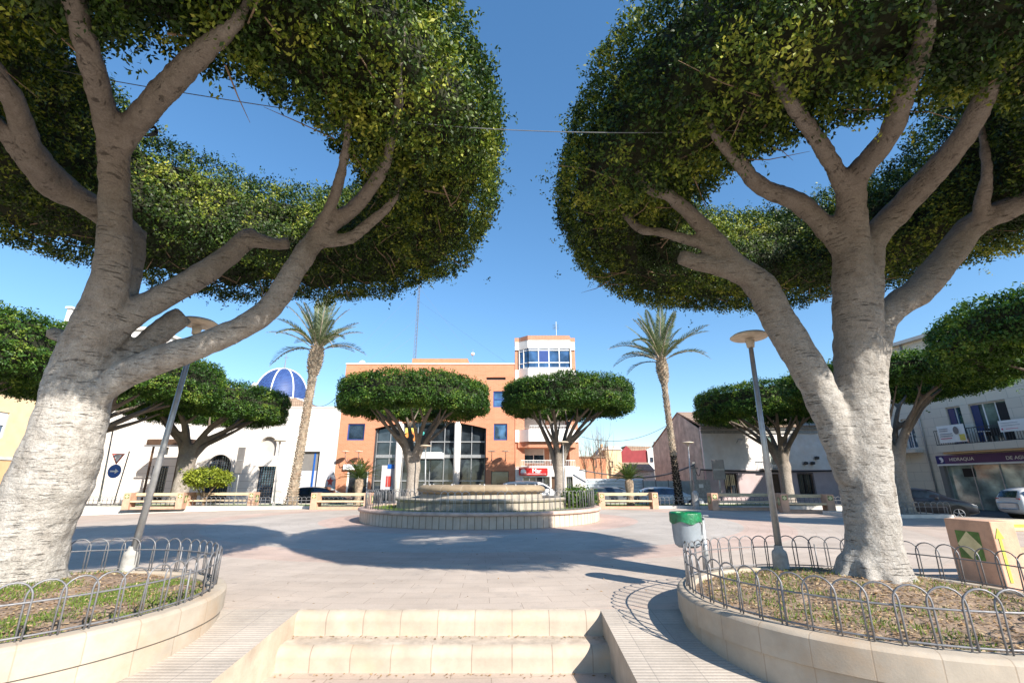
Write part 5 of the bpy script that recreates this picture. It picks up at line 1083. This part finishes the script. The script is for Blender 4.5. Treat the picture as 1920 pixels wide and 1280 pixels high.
b = MB(); b.prism([(lx - .3, zb), (lx + .3, zb), (lx + .3, lz + .4), (lx, lz + .72), (lx - .3, lz + .4)], .02, 'y', ly - .325); q = b.build('louvre', 'dark_glass', t); q.parent = o
q.matrix_parent_inverse = Matrix()
# gabled roof of the nave below the dome, and the bell tower
NY = 52; pts = [at(534, 762, NY), at(548, 748, NY), at(575, 745, NY), at(600, 762, NY)]
t = thing('church_nave', 'tile-roofed church nave rising just above the white building', 'church', (pts[1].x, NY, 0)); b = MB(); x0, x1 = pts[0].x - 6, pts[3].x; zt = pts[2].z; b.box(x0, x1, NY, NY + 5, -.3, pts[0].z - .4); b.build('nave_wall', 'white_plaster', t)
b = MB(); b.prism([(x0 - .3, pts[0].z - .4), (x1 + .3, pts[0].z - .4), ((x0 + x1) / 2 + 2, zt)], 5, 'y', NY); b.build('roof', 'roof_tile', t)
BY = 60; a, c_ = at(218, 640, BY), at(291, 614, BY); t = thing('bell_tower', 'white bell tower glimpsed between the limbs of the left ficus', 'tower', ((a.x + c_.x) / 2, BY, 0))
b = MB(); b.box(a.x, c_.x, BY, BY + 6, -.3, c_.z - .4); b.build('shaft', 'white_plaster', t); b = MB(); b.box(a.x - .3, c_.x + .3, BY - .3, BY + 6.3, c_.z - .4, c_.z); b.build('cornice', 'white_stone_trim', t)
b = MB(); xm = (a.x * .45 + c_.x * .55); b.prism([(xm - .5, c_.z - 4.5), (xm + .5, c_.z - 4.5), (xm + .5, c_.z - 2.4), (xm, c_.z - 1.8), (xm - .5, c_.z - 2.4)], .03, 'y', BY - .04); b.build('bell_opening', 'dark_glass', t)
p = at(131, 577, 60); t = thing('chimney_cap', 'tiny white rooftop cap left of the left ficus trunk', 'chimney', (p.x, 60, p.z - 10)); b = MB(); b.box(p.x - .25, p.x + .25, 60, 60.5, -.3, p.z - .1); b.build('flue', 'white_plaster', t); b = MB(); b.box(p.x - .45, p.x + .45, 59.8, 60.7, p.z - .1, p.z + .15); b.build('cap', 'white_paint', t)

# --- cream house at the left edge
F = Fac('cream_house', 'cream and ochre plastered house at the left edge', 'house', (-34.2, 22), R(92))
HC = 7.6 + .3; L = 17.5
w1 = (8.6, 10.0, 4.6, 6.3); w2 = (11.2, 12.4, 0, 2.9); w3 = (8.0, 9.2, 0.9, 2.9)
F.wall(0, L, 0, 3.3, [w2, w3], 'ochre_plaster', name='lower_wall'); 
b = MB(); b.box(0, w1[0], 0, .3, 3.3, HC); b.box(w1[1], L, 0, .3, 3.3, HC); b.box(w1[0], w1[1], 0, .3, 3.3, w1[2]); b.box(w1[0], w1[1], 0, .3, w1[3], HC); b.build('upper_wall', 'cream_plaster', F.t, local=True)
F.box('block', 'cream_plaster', 0, L, .3, 9, 0, HC); F.box('string_course', 'white_stone_trim', 0, L, -.06, 0, 3.2, 3.4); F.box('eave', 'white_stone_trim', -.3, L + .3, -.5, 9.2, HC, HC + .25)
F.window(*w1, frame='white_paint', y=.1, shutter=.5, smat='white_paint'); F.window(*w3, frame='wood_dark', y=.1); F.box('door', 'wood_dark', w2[0], w2[1], .12, .2, 0, w2[3])

# --- right: old white house with mauve ground floor
F = Fac('old_house', 'old white house with a mauve ground floor and tiled roof', 'house', (at(1313, 800, 40).x, 40), 0)
W_ = F.p(1600, 850)[0] + 2; HE = F.p(1400, 800)[1]; zm = F.p(1400, 880)[1]
wa = (F.p(1359, 900)[0], F.p(1383, 900)[0], .7, F.p(1370, 888)[1]); wb = (F.p(1497, 900)[0], F.p(1525, 900)[0], .7, F.p(1510, 888)[1]); wc = (F.p(1434, 850)[0], F.p(1456, 850)[0], zm + .35, F.p(1440, 816)[1]); wd = (F.p(1448, 900)[0], F.p(1462, 900)[0], 0, F.p(1455, 888)[1])
F.wall(0, W_, 0, zm, [wa, wb, wd], 'mauve_plaster', name='lower_wall'); F.wall(0, W_, zm, HE, [wc], 'old_white_plaster', name='upper_wall')
F.box('block', 'old_white_plaster', .02, W_, .31, 13.9, 0, HE - .1)
for h in (wa, wb): F.window(*h, frame='wood_dark', glass='dark_glass', nx=2, y=.18); F.railing(h[0] - .05, h[1] + .05, -.06, h[2] - .05, h[3] + .1, 'dark_frame', .13, name='window_bars')
F.window(*wc, frame='white_paint', glass='shop_glass', nx=2, y=.15); F.railing(wc[0] - .5, wc[1] + .5, -.5, zm + .1, zm + 1.05, 'dark_frame', .13); F.box('balcony_slab', 'concrete', wc[0] - .55, wc[1] + .55, -.55, -.01, zm, zm + .09)
F.box('door', 'wood_dark', wd[0], wd[1], .12, .18, 0, wd[3])
F.box('cornice', 'concrete', -.05, W_ + .1, -.12, -.002, HE - .55, HE - .3); F.box('eave_board', 'concrete', -.1, W_ + .2, -.3, -.002, HE - .2, HE)
zr = F.p(1280, 780, 5)[1] + .25
b = MB(); Y1 = 5.0
b.add([(-.1, -.45, HE - .05), (W_ + .3, -.45, HE - .05), (W_ + .3, Y1, zr), (-.1, Y1, zr), (-.1, -.45, HE + .1), (W_ + .3, -.45, HE + .1), (W_ + .3, Y1, zr + .15), (-.1, Y1, zr + .15)], [(4, 5, 6, 7), (0, 3, 2, 1), (0, 1, 5, 4), (0, 4, 7, 3), (1, 2, 6, 5)])
zl2 = F.p(1228, 838, 13.8)[1]
b.add([(-.1, Y1 + .01, zr), (W_ + .3, Y1 + .01, zr), (W_ + .3, 14.2, zl2), (-.1, 14.2, zl2), (-.1, Y1 + .01, zr + .15), (W_ + .3, Y1 + .01, zr + .15), (W_ + .3, 14.2, zl2 + .15), (-.1, 14.2, zl2 + .15)], [(4, 5, 6, 7), (0, 3, 2, 1), (2, 3, 7, 6), (0, 4, 7, 3), (1, 2, 6, 5)])
b.build('roof', 'roof_tile', F.t, local=True)
b = MB(); b.prism([(0.31, 0), (14, 0), (14, zl2), (Y1, zr), (.31, HE - .1)], .06, 'x', -.06); b.build('gable_wall', 'rough_render', F.t, local=True)
for px, py in ((1532, 858), (1524, 868), (1511, 868)):
    x, z = F.p(px, py, -.2); b = MB(); b.lathe([(0, -.12), (.16, -.1), (.18, .1), (0, .14)], (x, -.2, z), 10); b.build('lamp_globe', 'dark_frame', F.t, local=True, smooth=True)
x, z = F.p(1391, 822, -1.0); b = MB(); b.tube([(x, 0, z - .25), (x - .05, -.5, z), (x - .15, -1.1, z - .05)], .025, 5); o = b.build('lamp_arm', 'iron', F.t, local=True); b = MB(); b.lathe([(0.01, .04), (.18, 0), (.2, -.06), (0.01, -.1)], (x - .2, -1.2, z - .06), 12); b.build('lamp_head', 'iron_silver', F.t, local=True)
# grey rendered lean-to wall with plaque
F = Fac('lean_to_wall', 'grey rendered boundary wall with a white plaque', 'wall', (at(1300, 930, 38.5).x, 38.5), 0); x1, z1 = F.p(1331, 899); F.box('wall_block', 'concrete', 0, x1, 0, .25, 0, z1); a = R4(F, 1310, 1319, 907, 914); F.box('plaque', 'white_paint', *a[:2], -.03, -.002, *a[2:]); 
p = at(1300, 866, 37.5); t = thing('utility_pole', 'short concrete pole carrying cables beside the right palm', 'pole', (p.x, 37.5, -.3)); b = MB(); b.prism([(p.x - .16, -.3), (p.x + .16, -.3), (p.x + .1, p.z), (p.x - .1, p.z)], .25, 'y', 37.5); b.build('shaft', 'concrete', t); b = MB(); b.box(p.x - .3, p.x + .3, 37.45, 37.5, p.z - .5, p.z - .4); b.build('crossbar', 'iron', t); zpole = p.z; xpole = p.x

# --- small far houses, hoardings
F = Fac('maroon_house', 'maroon-walled house with a tiled roof beyond the hoardings', 'house', (at(1163, 850, 60).x, 60), 0)
pr = [F.p(1163, 850), F.p(1174, 835), F.p(1185, 845), F.p(1212, 843), F.p(1212, 865), F.p(1180, 875)]
b = MB(); x0 = pr[0][0]; b.prism([(0, 0), (pr[3][0], 0), pr[3], pr[2], pr[1], pr[0]], .3, 'y', 0); b.build('side_wall', 'maroon_wall', F.t, local=True)
b = MB(); b.prism([pr[1], pr[2], pr[3], (F.p(1225, 836)[0], F.p(1225, 836)[1])], 3, 'y', .31); b.build('roof', 'roof_tile', F.t, local=True)
a = F.p(1213, 844); c_ = F.p(1226, 870); F.box('white_end', 'white_plaster', a[0], c_[0] + 1, -.2, 3, 0, a[1]); h = R4(F, 1218, 1224, 857, 866); F.window(*h, frame='dark_frame', y=-.28, name='window')
F = Fac('low_tiled_house', 'low house with a pale tiled roof below the maroon wall', 'house', (at(1178, 880, 54).x, 54), 0); a = F.p(1232, 880)[0]; z0, z1 = F.p(1200, 882)[1], F.p(1200, 864)[1]
F.box('front_wall', 'white_plaster', 0, a, 1, 3, 0, z0); b = MB(); b.prism([(.6, z0), (3.4, z1), (3.4, z0)], a, 'x', 0); b.build('roof', 'roof_tile', F.t, local=True)
F = Fac('small_white_house', 'small white gabled house left of the maroon wall', 'house', (at(1137, 880, 56).x, 56), 0); a = F.p(1165, 850)[0]; z1 = F.p(1150, 843)[1]; zr = F.p(1150, 836)[1]
F.box('front_wall', 'cream_plaster', 0, a, 0, 5, 0, z1); b = MB(); b.prism([(-.2, z1), (a + .2, z1), (a * .75, zr), (a * .2, zr)], 5.2, 'y', -.1); b.build('roof', 'white_stone_trim', F.t, local=True); h = R4(F, 1142, 1150, 864, 876); F.window(*h, frame='dark_frame', y=-.07)
F = Fac('low_brick_house', 'low orange brick house between tower block and saplings', 'house', (at(1085, 880, 55).x, 55), 0); a = F.p(1136, 870)[0]; F.box('front_wall', 'orange_brick', 0, a, 0, 5, 0, F.p(1110, 858)[1]); F.box('coping', 'roof_tile', -.1, a + .1, -.1, 5.1, F.p(1110, 858)[1], F.p(1110, 855)[1]); h = R4(F, 1112, 1119, 858.5, 876); F.window(*h, frame='dark_frame', glass='dark_glass', y=-.07)
F = Fac('grey_gable_house', 'tiny dark gabled house beside the low brick house', 'house', (at(1122, 880, 57).x, 57), 0); a = F.p(1140, 870)[0]; b = MB(); b.prism([(0, 0), (a, 0), (a, F.p(1140, 850)[1]), (a * .7, F.p(1133, 836)[1]), (0, F.p(1122, 850)[1])], 4, 'y', 0); b.build('gable', 'rough_render', F.t, local=True); b = MB(); b.box(a * .55, a * .75, 1, 1.6, 3, F.p(1133, 831)[1]); b.build('chimney', 'ochre_plaster', F.t, local=True)
F = Fac('metal_hoarding', 'pale ribbed metal hoarding right of the tower block', 'fence', (at(1086, 910, 43.5).x, 43.5), 0); a = F.p(1206, 900)[0]; z1 = F.p(1140, 897)[1]
b = MB(); z = 0
while z < z1 - .05: b.prism([(0, z), (-.05, z + .03), (-.05, z + .19), (0, z + .22), (.04, z + .22), (.04, z)], a, 'x', 0); z += .26
b.build('ribbed_sheet', 'corrugated', F.t, local=True); F.box('backing', 'corrugated', 0, a, .045, .07, 0, z1)
F = Fac('grey_hoarding', 'grey-green panel hoarding behind the right palm', 'fence', (at(1206, 910, 43).x, 43), 0); a = F.p(1300, 900)[0]; z1 = F.p(1250, 901)[1]; F.box('panel', 'hoarding_grey', 0, a, 0, .05, 0, z1)
for k in range(5): F.box('upright', 'iron', a * k / 4 - .04, a * k / 4 + .04, -.06, -.002, 0, z1 + .1)

# --- big right building with the purple shop sign
F = Fac('corner_building', 'beige stone-clad building with a purple shop fascia at the right', 'building', (29.8, 38.6), math.atan2(-16, 2.7))
HB = 12.0; L = 24
def Q(px0, px1, ya, yb, off=0):        # opening from its left/right photo columns at row mid
    ym = (ya + yb) / 2; x0 = F.p(px0, ym, off)[0]; x1 = F.p(px1, ym, off)[0]; xm_, z1 = F.p((px0 + px1) / 2, ya, off); _, z0 = F.p((px0 + px1) / 2, yb, off); return (x0, x1, z0, z1)
W1 = (F.p(1781, 800)[0], F.p(1807, 790)[0], 4.25, 6.8); W2 = (F.p(1826, 800)[0], F.p(1893, 780)[0], 4.25, 6.8); W0 = (F.p(1692, 805)[0], F.p(1713, 800)[0], 4.2, 6.4)
xs0 = F.p(1768, 900)[0]; SZ = 3.55; x_sep = F.p(1741, 850)[0]
door0 = (F.p(1672, 930)[0] , F.p(1705, 930)[0], 0, 3.0)
F.wall(0, L, 0, 3.95, [(xs0, L - .5, 0, SZ), door0], 'stone_tile_wall', name='ground_wall'); F.wall(0, L, 3.95, HB, [W0, W1, W2, (12.5, 14, 4.25, 6.8), (W1[0], W1[1], 8.2, 10.2), (W2[0] + .5, W2[1] - .8, 8.2, 10.2), (W0[0], W0[1], 8.2, 10.0)], 'stone_tile_wall', name='upper_wall')
F.box('block', 'stone_tile_wall', 0, L, 1.2, 14, 0, HB); F.box('cornice', 'white_stone_trim', -.2, L, -.35, 14, HB, HB + .25)
b = MB(); b.box(0, .3, .3, 1.2, 0, HB); b.box(L - .3, L, .3, 1.2, 0, HB); b.box(.3, L - .3, .3, 1.2, 3.5, 4.0); b.box(.3, L - .3, .3, 1.2, HB - .4, HB); b.build('inner_wall', 'stone_tile_wall', F.t, local=True)
for h in (W0, W1, W2, (12.5, 14, 4.25, 6.8), (W1[0], W1[1], 8.2, 10.2), (W2[0] + .5, W2[1] - .8, 8.2, 10.2), (W0[0], W0[1], 8.2, 10.0)): F.window(*h, frame='white_paint', glass='window_glass' if h is not W2 else 'shop_glass', nx=3 if h is W2 else 2, y=.2, shutter=.0)
F.box('doorway_shade_sheet', 'black', W2[1] - (W2[1] - W2[0]) * .3, W2[1] - .1, .17, .19, 4.3, 6.65)  # black sheet painted in for the shade of the room behind an open door
F.box('blue_blind', 'paint_blue', W1[0] + .05, W1[0] + .45, .12, .17, 4.3, 6.7); F.box('blue_blind', 'paint_blue', W2[0] + .05, W2[0] + .5, .12, .17, 4.3, 6.7)
bx0 = F.p(1755, 830, -.9)[0]; F.box('balcony_slab', 'stone_tile_wall', bx0, 16, -1.0, -.002, 3.72, 4.18); F.box('soffit_band', 'ochre_plaster', bx0 + .3, 16, -.9, -.05, 3.60, 3.715)
F.railing(bx0 + .05, 16, -.95, 4.2, 5.2, 'dark_frame', .15); bl0 = F.p(1655, 830, -.5)[0]; F.box('balcony_slab', 'stone_tile_wall', max(bl0, .1), x_sep - .3, -.7, -.002, 3.85, 4.05); F.railing(max(bl0, .1), x_sep - .35, -.68, 4.06, 5.1, 'iron_silver', .15)
b = MB(); b.tube([(x_sep, -.08, 0.2), (x_sep, -.08, HB)], .06, 8); b.build('downpipe', 'galvanised', F.t, local=True, smooth=True)
# fascia and shop glass
F.box('fascia', 'purple_sign', xs0, L - .6, -.12, -.002, 2.98, 3.55); F.box('fascia_strip', 'white_paint', xs0, L - .6, -.13, -.1, 2.86, 2.975); F.box('fascia_end', 'navy_sign', xs0 - .004, xs0 + .55, -.128, -.121, 2.985, 3.545)
F.box('shop_pane', 'shop_glass', xs0 + .3, L - .6, .25, .29, 0, 2.86); b = MB(); [b.box(x, x + .05, .18, .245, 0, 2.86) for x in np.arange(xs0 + .3, L - .8, 1.6)]; b.build('shop_mullions', 'galvanised', F.t, local=True)
F.box('shop_pillar', 'gate_dark', xs0, xs0 + .3, -.05, .3, 0, 2.86); F.box('inner_screen', 'black', xs0 + 1.3, xs0 + 2.0, .19, .235, 2.1, 2.65)
xt = F.p(1832, 853)[0]
text('HIDRAQUA', .30, 'white_letter', F.t, (xs0 + 1.66, -.14, 3.25), bold=.004); text('DE AGUAS', .30, 'white_letter', F.t, (F.p(1889, 858)[0], -.14, 3.20), bold=.004, align='LEFT')
b = MB(); x = xs0 + .36; b.prism([(x - .14, 3.42), (x + .02, 3.44), (x + .13, 3.3), (x + .12, 3.15), (x, 3.06), (x - .1, 3.1), (x - .02, 3.2), (x - .12, 3.3)], .008, 'y', -.137); b.build('fascia_emblem', 'white_letter', F.t, local=True)
# things hung on or standing on the balcony
def on_balcony(name, label, cat, px, py, off=-1.0):
    x, z = F.p(px, py, off); n = Vector((-F.d.y, F.d.x, 0)); P = F.O + F.d * x + n * off; return thing(name, label, cat, (P.x, P.y, z - .3), F.a)
def banner(px0, px1, y0, y1, label, marks):
    x0, _ = F.p(px0, (y0 + y1) / 2, -1.02); x1, _ = F.p(px1, (y0 + y1) / 2, -1.02); z1 = F.p((px0 + px1) / 2, y0, -1.02)[1]; z0 = F.p((px0 + px1) / 2, y1, -1.02)[1]
    n = Vector((-F.d.y, F.d.x, 0)); P = F.O + F.d * x0 + n * -1.04; t = thing('banner', label, 'banner', (P.x, P.y, z0 - .3), F.a, None); w, h = x1 - x0, z1 - z0
    b = MB(); N = 10
    for i in range(N): b.add([(w * i / N, .02 * math.sin(i), 0), (w * (i + 1) / N, .02 * math.sin(i + 1), 0), (w * (i + 1) / N, .02 * math.sin(i + 1) * .3, h), (w * i / N, .02 * math.sin(i) * .3, h)], [(0, 1, 2, 3)])
    o = b.build('cloth', 'white_paint', t, local=True); m_ = o.modifiers.new('s', 'SOLIDIFY'); m_.thickness = .01
    for (a, b_, c__, d, mt) in marks: q = MB(); q.box(a * w, b_ * w, -.045, -.035, c__ * h, d * h); q.build('printed_mark', mt, t, local=True)
    return t, w, h
t, w, h = banner(1759, 1811, 796, 829, 'white banner with grey lines, a portrait and a yellow patch on the balcony', [(.08, .42, .78, .82, 'grey_letter'), (.08, .40, .66, .70, 'grey_letter'), (.08, .55, .48, .52, 'grey_letter'), (.08, .55, .36, .40, 'grey_letter'), (.08, .5, .22, .26, 'pink_ink'), (.78, .97, .08, .42, 'yellow_ink')])
b = MB(); b.prism([(w * .70 + .17 * math.cos(q), h * .66 + .26 * math.sin(q)) for q in np.linspace(0, 2 * math.pi, 20)[:-1]], .01, 'y', -.046); b.build('portrait', 'sign_back', t, local=True)
banner(1873, 1925, 786, 808, 'white sheet banner with faint lines tied to the balcony rail at the right edge', [(.1, .75, .74, .77, 'grey_letter'), (.1, .8, .52, .55, 'grey_letter'), (.25, .7, .22, .26, 'pink_ink'), (.08, .14, .16, .32, 'pink_ink')])
n = Vector((-F.d.y, F.d.x, 0))
def bal(x, off): P = F.O + F.d * x + n * off; return P.x, P.y
zB = 4.18 - .3; xb = F.p(1838, 810, -.5)[0]; X, Y = bal(xb, -.5)
t = thing('balcony_table', 'white table with red flowers on the balcony', 'table', (X, Y, zB), F.a); b = MB(); b.box(-.45, .45, -.3, .3, .7, .74); b.build('table_top', 'white_paint', t, local=True)
for sx in (-.4, .4):
    for sy in (-.25, .25): b = MB(); b.box(sx - .02, sx + .02, sy - .02, sy + .02, 0, .7); b.build('leg', 'white_paint', t, local=True)
fl_ = crown(.28, -1, 0, .25, 160, 4, .07, 91, mats=('twig', 'flower'), name='x') if False else None
for k, (pxx, lb) in enumerate(((1851, 'black chair on the balcony beside the table'), (1866, 'black chair on the balcony near the sheet banner'))):
    X, Y = bal(F.p(pxx, 815, -.5)[0], -.5); t = thing('chair', lb, 'chair', (X, Y, zB), F.a + .3 * k, 'black chairs on the balcony')
    b = MB(); b.box(-.22, .22, -.22, .22, .42, .46); b.build('seat', 'black', t, local=True); b = MB(); b.box(-.22, .22, .2, .23, .46, .9); b.build('backrest', 'black', t, local=True)
    for sx in (-.2, .2):
        for sy in (-.2, .2): b = MB(); b.box(sx - .015, sx + .015, sy - .015, sy + .015, 0, .42); b.build('leg', 'black', t, local=True)
# roof solar panel
x, z = F.p(1880, 545, 3); X, Y = bal(x, 3); 

# ------------------------------------------------------------------ cars
def car(loc, rz, paint, label, L=4.2, Wd=1.75, Hh=1.47, kind='hatch'):
    t = thing('parked_car', label, 'car', (loc[0], loc[1], -.32), rz, 'cars parked round the plaza')
    # stations from rear (x=-L/2) to front: x, z of lower, belt, top, belt half width, top half width
    k = Hh / 1.47
    S = {'hatch': [(-.50, .45, .70, .72, .66, .62), (-.485, .28, .92, .98, .82, .66), (-.44, .22, .95, 1.28, .86, .60), (-.36, .20, .95, 1.43, .87, .60), (-.15, .20, .94, 1.47, .88, .62), (.05, .20, .93, 1.44, .88, .61), (.17, .20, .92, 1.22, .88, .64), (.28, .20, .91, .96, .87, .74), (.38, .22, .84, .86, .86, .78), (.46, .26, .74, .76, .80, .74), (.495, .34, .62, .64, .68, .62)],
         'van': [(-.50, .45, .90, 1.6, .80, .68), (-.48, .24, .98, 1.75, .88, .72), (-.30, .22, .98, 1.82, .90, .74), (.0, .22, .98, 1.82, .90, .74), (.14, .22, .97, 1.72, .90, .73), (.24, .22, .96, 1.42, .90, .72), (.34, .22, .95, 1.04, .88, .76), (.42, .24, .88, .90, .86, .78), (.48, .30, .74, .76, .80, .72), (.5, .36, .6, .62, .7, .64)]}[kind]
    b = MB(); ring = []
    for (x, zl, zb, zt, wb, wt) in S:
        zl, zb, zt = zl * k, zb * k, zt * k; ws = Wd / 1.75
        pts = [(0, zl), (wb * .92, zl), (wb, zl + (zb - zl) * .35), (wb, zl + (zb - zl) * .75), (wb * .975, zb), (wb * .5 + wt * .5, (zb + zt) / 2), (wt, zt - (zt - zb) * .08), (wt * .8, zt), (0, zt + .012)]
        full = [(x * L, p[0] * ws, p[1]) for p in pts] + [(x * L, -p[0] * ws, p[1]) for p in pts[-2:0:-1]]; ring.append(full)
    n = len(ring[0]); vs = [p for r_ in ring for p in r_]; fs = [(i * n + j, i * n + (j + 1) % n, (i + 1) * n + (j + 1) % n, (i + 1) * n + j) for i in range(len(ring) - 1) for j in range(n)] + [tuple(range(n)), tuple((len(ring) - 1) * n + j for j in range(n - 1, -1, -1))]
    b.add(vs, fs); o = b.build('body', paint, t, local=True, smooth=True); m_ = o.modifiers.new('s', 'SUBSURF'); m_.levels = 1; m_.render_levels = 2
    # glass set just proud of the body
    def st(i, s, f, pr=.012):      # point on side surface at station i, fraction f from belt to roof
        x, zl, zb, zt, wb, wt = S[i]; zb, zt = zb * k, zt * k; ws = Wd / 1.75; f2 = f; w = (wb * .97 + (wt - wb * .97) * f2) * ws; return (x * L, s * (w + pr), zb + (zt - zb) * f2)
    idx = [2, 3, 4, 5, 6] if kind == 'hatch' else [1, 2, 3, 4, 5]
    for s in (-1, 1):
        q = MB()
        for a, c_ in zip(idx[:-1], idx[1:]): q.face([st(a, s, .08), st(c_, s, .08), st(c_, s, .80), st(a, s, .80)])
        q.build('side_window', 'car_glass', t, local=True, smooth=True)
        q = MB(); xm = S[4][0] * L + .25; y = s * (S[4][4] * Wd / 1.75 + .006); q.box(xm, xm + .12, min(y, y + s * .01), max(y, y + s * .01), .75 * k, .79 * k); q.build('door_handle', 'rim' if paint != 'paint_white' else paint, t, local=True)
        q = MB(); xm = S[idx[-1]][0] * L - .2; y0 = s * (S[6][4] * Wd / 1.75); q.box(xm, xm + .14, min(y0, y0 + s * .2), max(y0, y0 + s * .2), .93 * k, 1.06 * k); q.build('mirror', paint, t, local=True, bevel=.03)
    def top(i, y, pr=.014): x, zl, zb, zt, wb, wt = S[i]; return (x * L + pr, y * wt * .86 * Wd / 1.75, zt * k + pr)
    ws_ = (5, 6, 7) if kind == 'hatch' else (4, 5, 6); q = MB()
    for a, c_ in zip(ws_[:-1], ws_[1:]): q.face([top(a, -1), top(c_, -1), top(c_, 1), top(a, 1)])
    q.build('windscreen', 'car_glass', t, local=True, smooth=True)
    rw = (2, 1); q = MB(); f_ = lambda i, y: (S[i][0] * L - .02, y * S[i][5] * .84 * Wd / 1.75, S[i][3] * k + .0)
    q.face([f_(2, -1), f_(2, 1), f_(1, 1), f_(1, -1)]); q.build('rear_window', 'car_glass', t, local=True)
    for s in (-1, 1):
        x0 = .455 * L; q = MB(); q.add([(x0 - .16, s * .80, .62 * k), (x0 + .10, s * .62, .58 * k), (x0 + .12, s * .60, .70 * k), (x0 - .18, s * .83, .76 * k), (x0 - .2, s * .7, .62 * k), (x0, s * .5, .58 * k), (x0, s * .5, .70 * k), (x0 - .2, s * .7, .76 * k)], [(0, 1, 2, 3), (4, 5, 6, 7), (0, 1, 5, 4), (3, 2, 6, 7)]); q.build('headlight', 'headlight', t, local=True)
        q = MB(); q.box(-.487 * L, -.46 * L, s * .62 - .12, s * .62 + .12, .78 * k, .95 * k); q.build('tail_light', 'sign_red', t, local=True, bevel=.02)
        for x in (-.30 * L, .31 * L):
            q = MB(); y = s * (Wd / 2 - .115); q.tube([(x, y - .10, .31), (x, y + .10, .31)], .31, 20); w_ = q.build('wheel', 'tyre', t, local=True)
            q = MB(); ys = y + s * .104; [q.tube([(x, ys - s * .01, .31), (x + .19 * math.cos(k_ * 1.2566 + .3), ys, .31 + .19 * math.sin(k_ * 1.2566 + .3))], [.035, .022], 5) for k_ in range(5)]; q.tube([(x + .20 * math.cos(u_), ys - s * .004, .31 + .20 * math.sin(u_)) for u_ in np.linspace(0, 6.2832, 21)], .018, 5, cap=False); r_ = q.build('rim', 'rim', t, local=True); r_.parent = w_
            q = MB(); q.tube([(x, s * (Wd / 2 - .25), .33), (x, s * (Wd / 2 + .003), .33)], .375, 20); q.build('wheel_arch', 'black', t, local=True); 
            w_.location = (0, s * .02, 0)
    q = MB(); q.box(.485 * L, .502 * L, -.26, .26, .36 * k, .46 * k); q.build('number_plate', 'white_paint', t, local=True); q = MB(); q.box(.478 * L, .497 * L, -.45, .45, .50 * k, .58 * k); q.build('grille', 'black', t, local=True)
    return t
car((-29.8, 27.5), R(95), 'paint_blue', 'blue car cut by the left edge')
car((-13.6, 35.0), R(0), 'paint_black', 'dark car behind the bench left of the fountain')
car((1.6, 35.0), R(0), 'paint_white', 'white van showing its windscreen at the right of the fountain bowl', L=4.5, Wd=1.8, Hh=1.5, kind='van')
car((7.3, 34.5), R(0), 'paint_grey', 'dark grey car behind the bench and the right sago palm', L=4.2)
car((10.8, 33.6), R(-3), 'paint_silver', 'silver car behind the right palm')
car((21.1, 25.2), R(-40), 'paint_black', 'dark car parked before the glass shopfront', L=4.0, Wd=1.78, Hh=1.5)
car((27.0, 24.3), R(-10), 'paint_white', 'white hatchback cut by the right edge', L=4.3, Hh=1.55)

# ------------------------------------------------------------------ cables
def cable(pts, r, label, mat='cable', sag=None, name='overhead_cable'):
    P = [Vector(p) for p in pts]
    if sag is not None:
        A, B = P; P = [A.lerp(B, i / 24) - Vector((0, 0, sag * 4 * (i / 24) * (1 - i / 24))) for i in range(25)]
    b = MB(); b.tube(P, r, 6); return tag(b.build(name, mat, smooth=True), label, 'cable')
S = catmull([tuple(at(x, y, Y * .846)) for x, y, Y in ((-60, 95, 4.7), (150, 140, 4.8), (330, 172, 4.85), (600, 213, 4.9), (800, 233, 5.0), (960, 244, 5.0), (1150, 249, 5.0), (1350, 246, 5.1), (1550, 232, 5.3), (1700, 214, 5.3), (1850, 185, 5.5), (1960, 150, 5.6))], 8)
cable(S, .0052, 'long thin cable slung between the two big ficus crowns', 'cable_pale')
p = at(278, 246, 4.19); b = MB()
for k in range(5):
    a0 = k * .5; b.tube([(p.x + (.072 + .005 * k) * math.cos(q), p.y + .02 * math.sin(q * 2 + a0), p.z + (.064 + .004 * k) * math.sin(q)) for q in np.linspace(0, 2 * math.pi, 20)], .006, 5)
tag(b.build('cable_coil', 'cable', smooth=True), 'black coil of cable hanging from a limb of the left ficus', 'cable coil')
hx = at(1313, 880, 39.9).x; zc = at(1400, 880, 39.9).z
cable([(hx, 39.85, zc), (hx + 13, 39.85, zc)], .06, 'black cable bundle along the front of the old white house', sag=.15)
cable([(xpole, 37.4, zpole - .3), (hx, 39.85, zc)], .03, 'cable from the short concrete pole to the old white house', 'cable', sag=.6)
a = at(1086, 868, 41.5); cable([(xpole, 37.4, zpole - .2), tuple(at(1205, 895, 40)), ], .06, 'pale cable drooping left from the short concrete pole', 'cable_pale', sag=.2)
cable([tuple(at(1205, 895, 40)), tuple(at(1085, 880, 41.5))], .05, 'pale cable reaching the tower block', 'cable_pale', sag=.1)
cable([tuple(at(1090, 818, 44)), tuple(at(1262, 790, 44))], .02, 'thin line in the sky from the tower block to the gable', sag=1.0)
cable([tuple(at(640, 735, 43)), tuple(at(575, 745, 55))], .03, 'thin line in the sky between the dome and the orange building', sag=1.2)
print('objects', len(bpy.data.objects), 'faces', sum(len(o.data.polygons) for o in bpy.data.objects if o.type == 'MESH'))
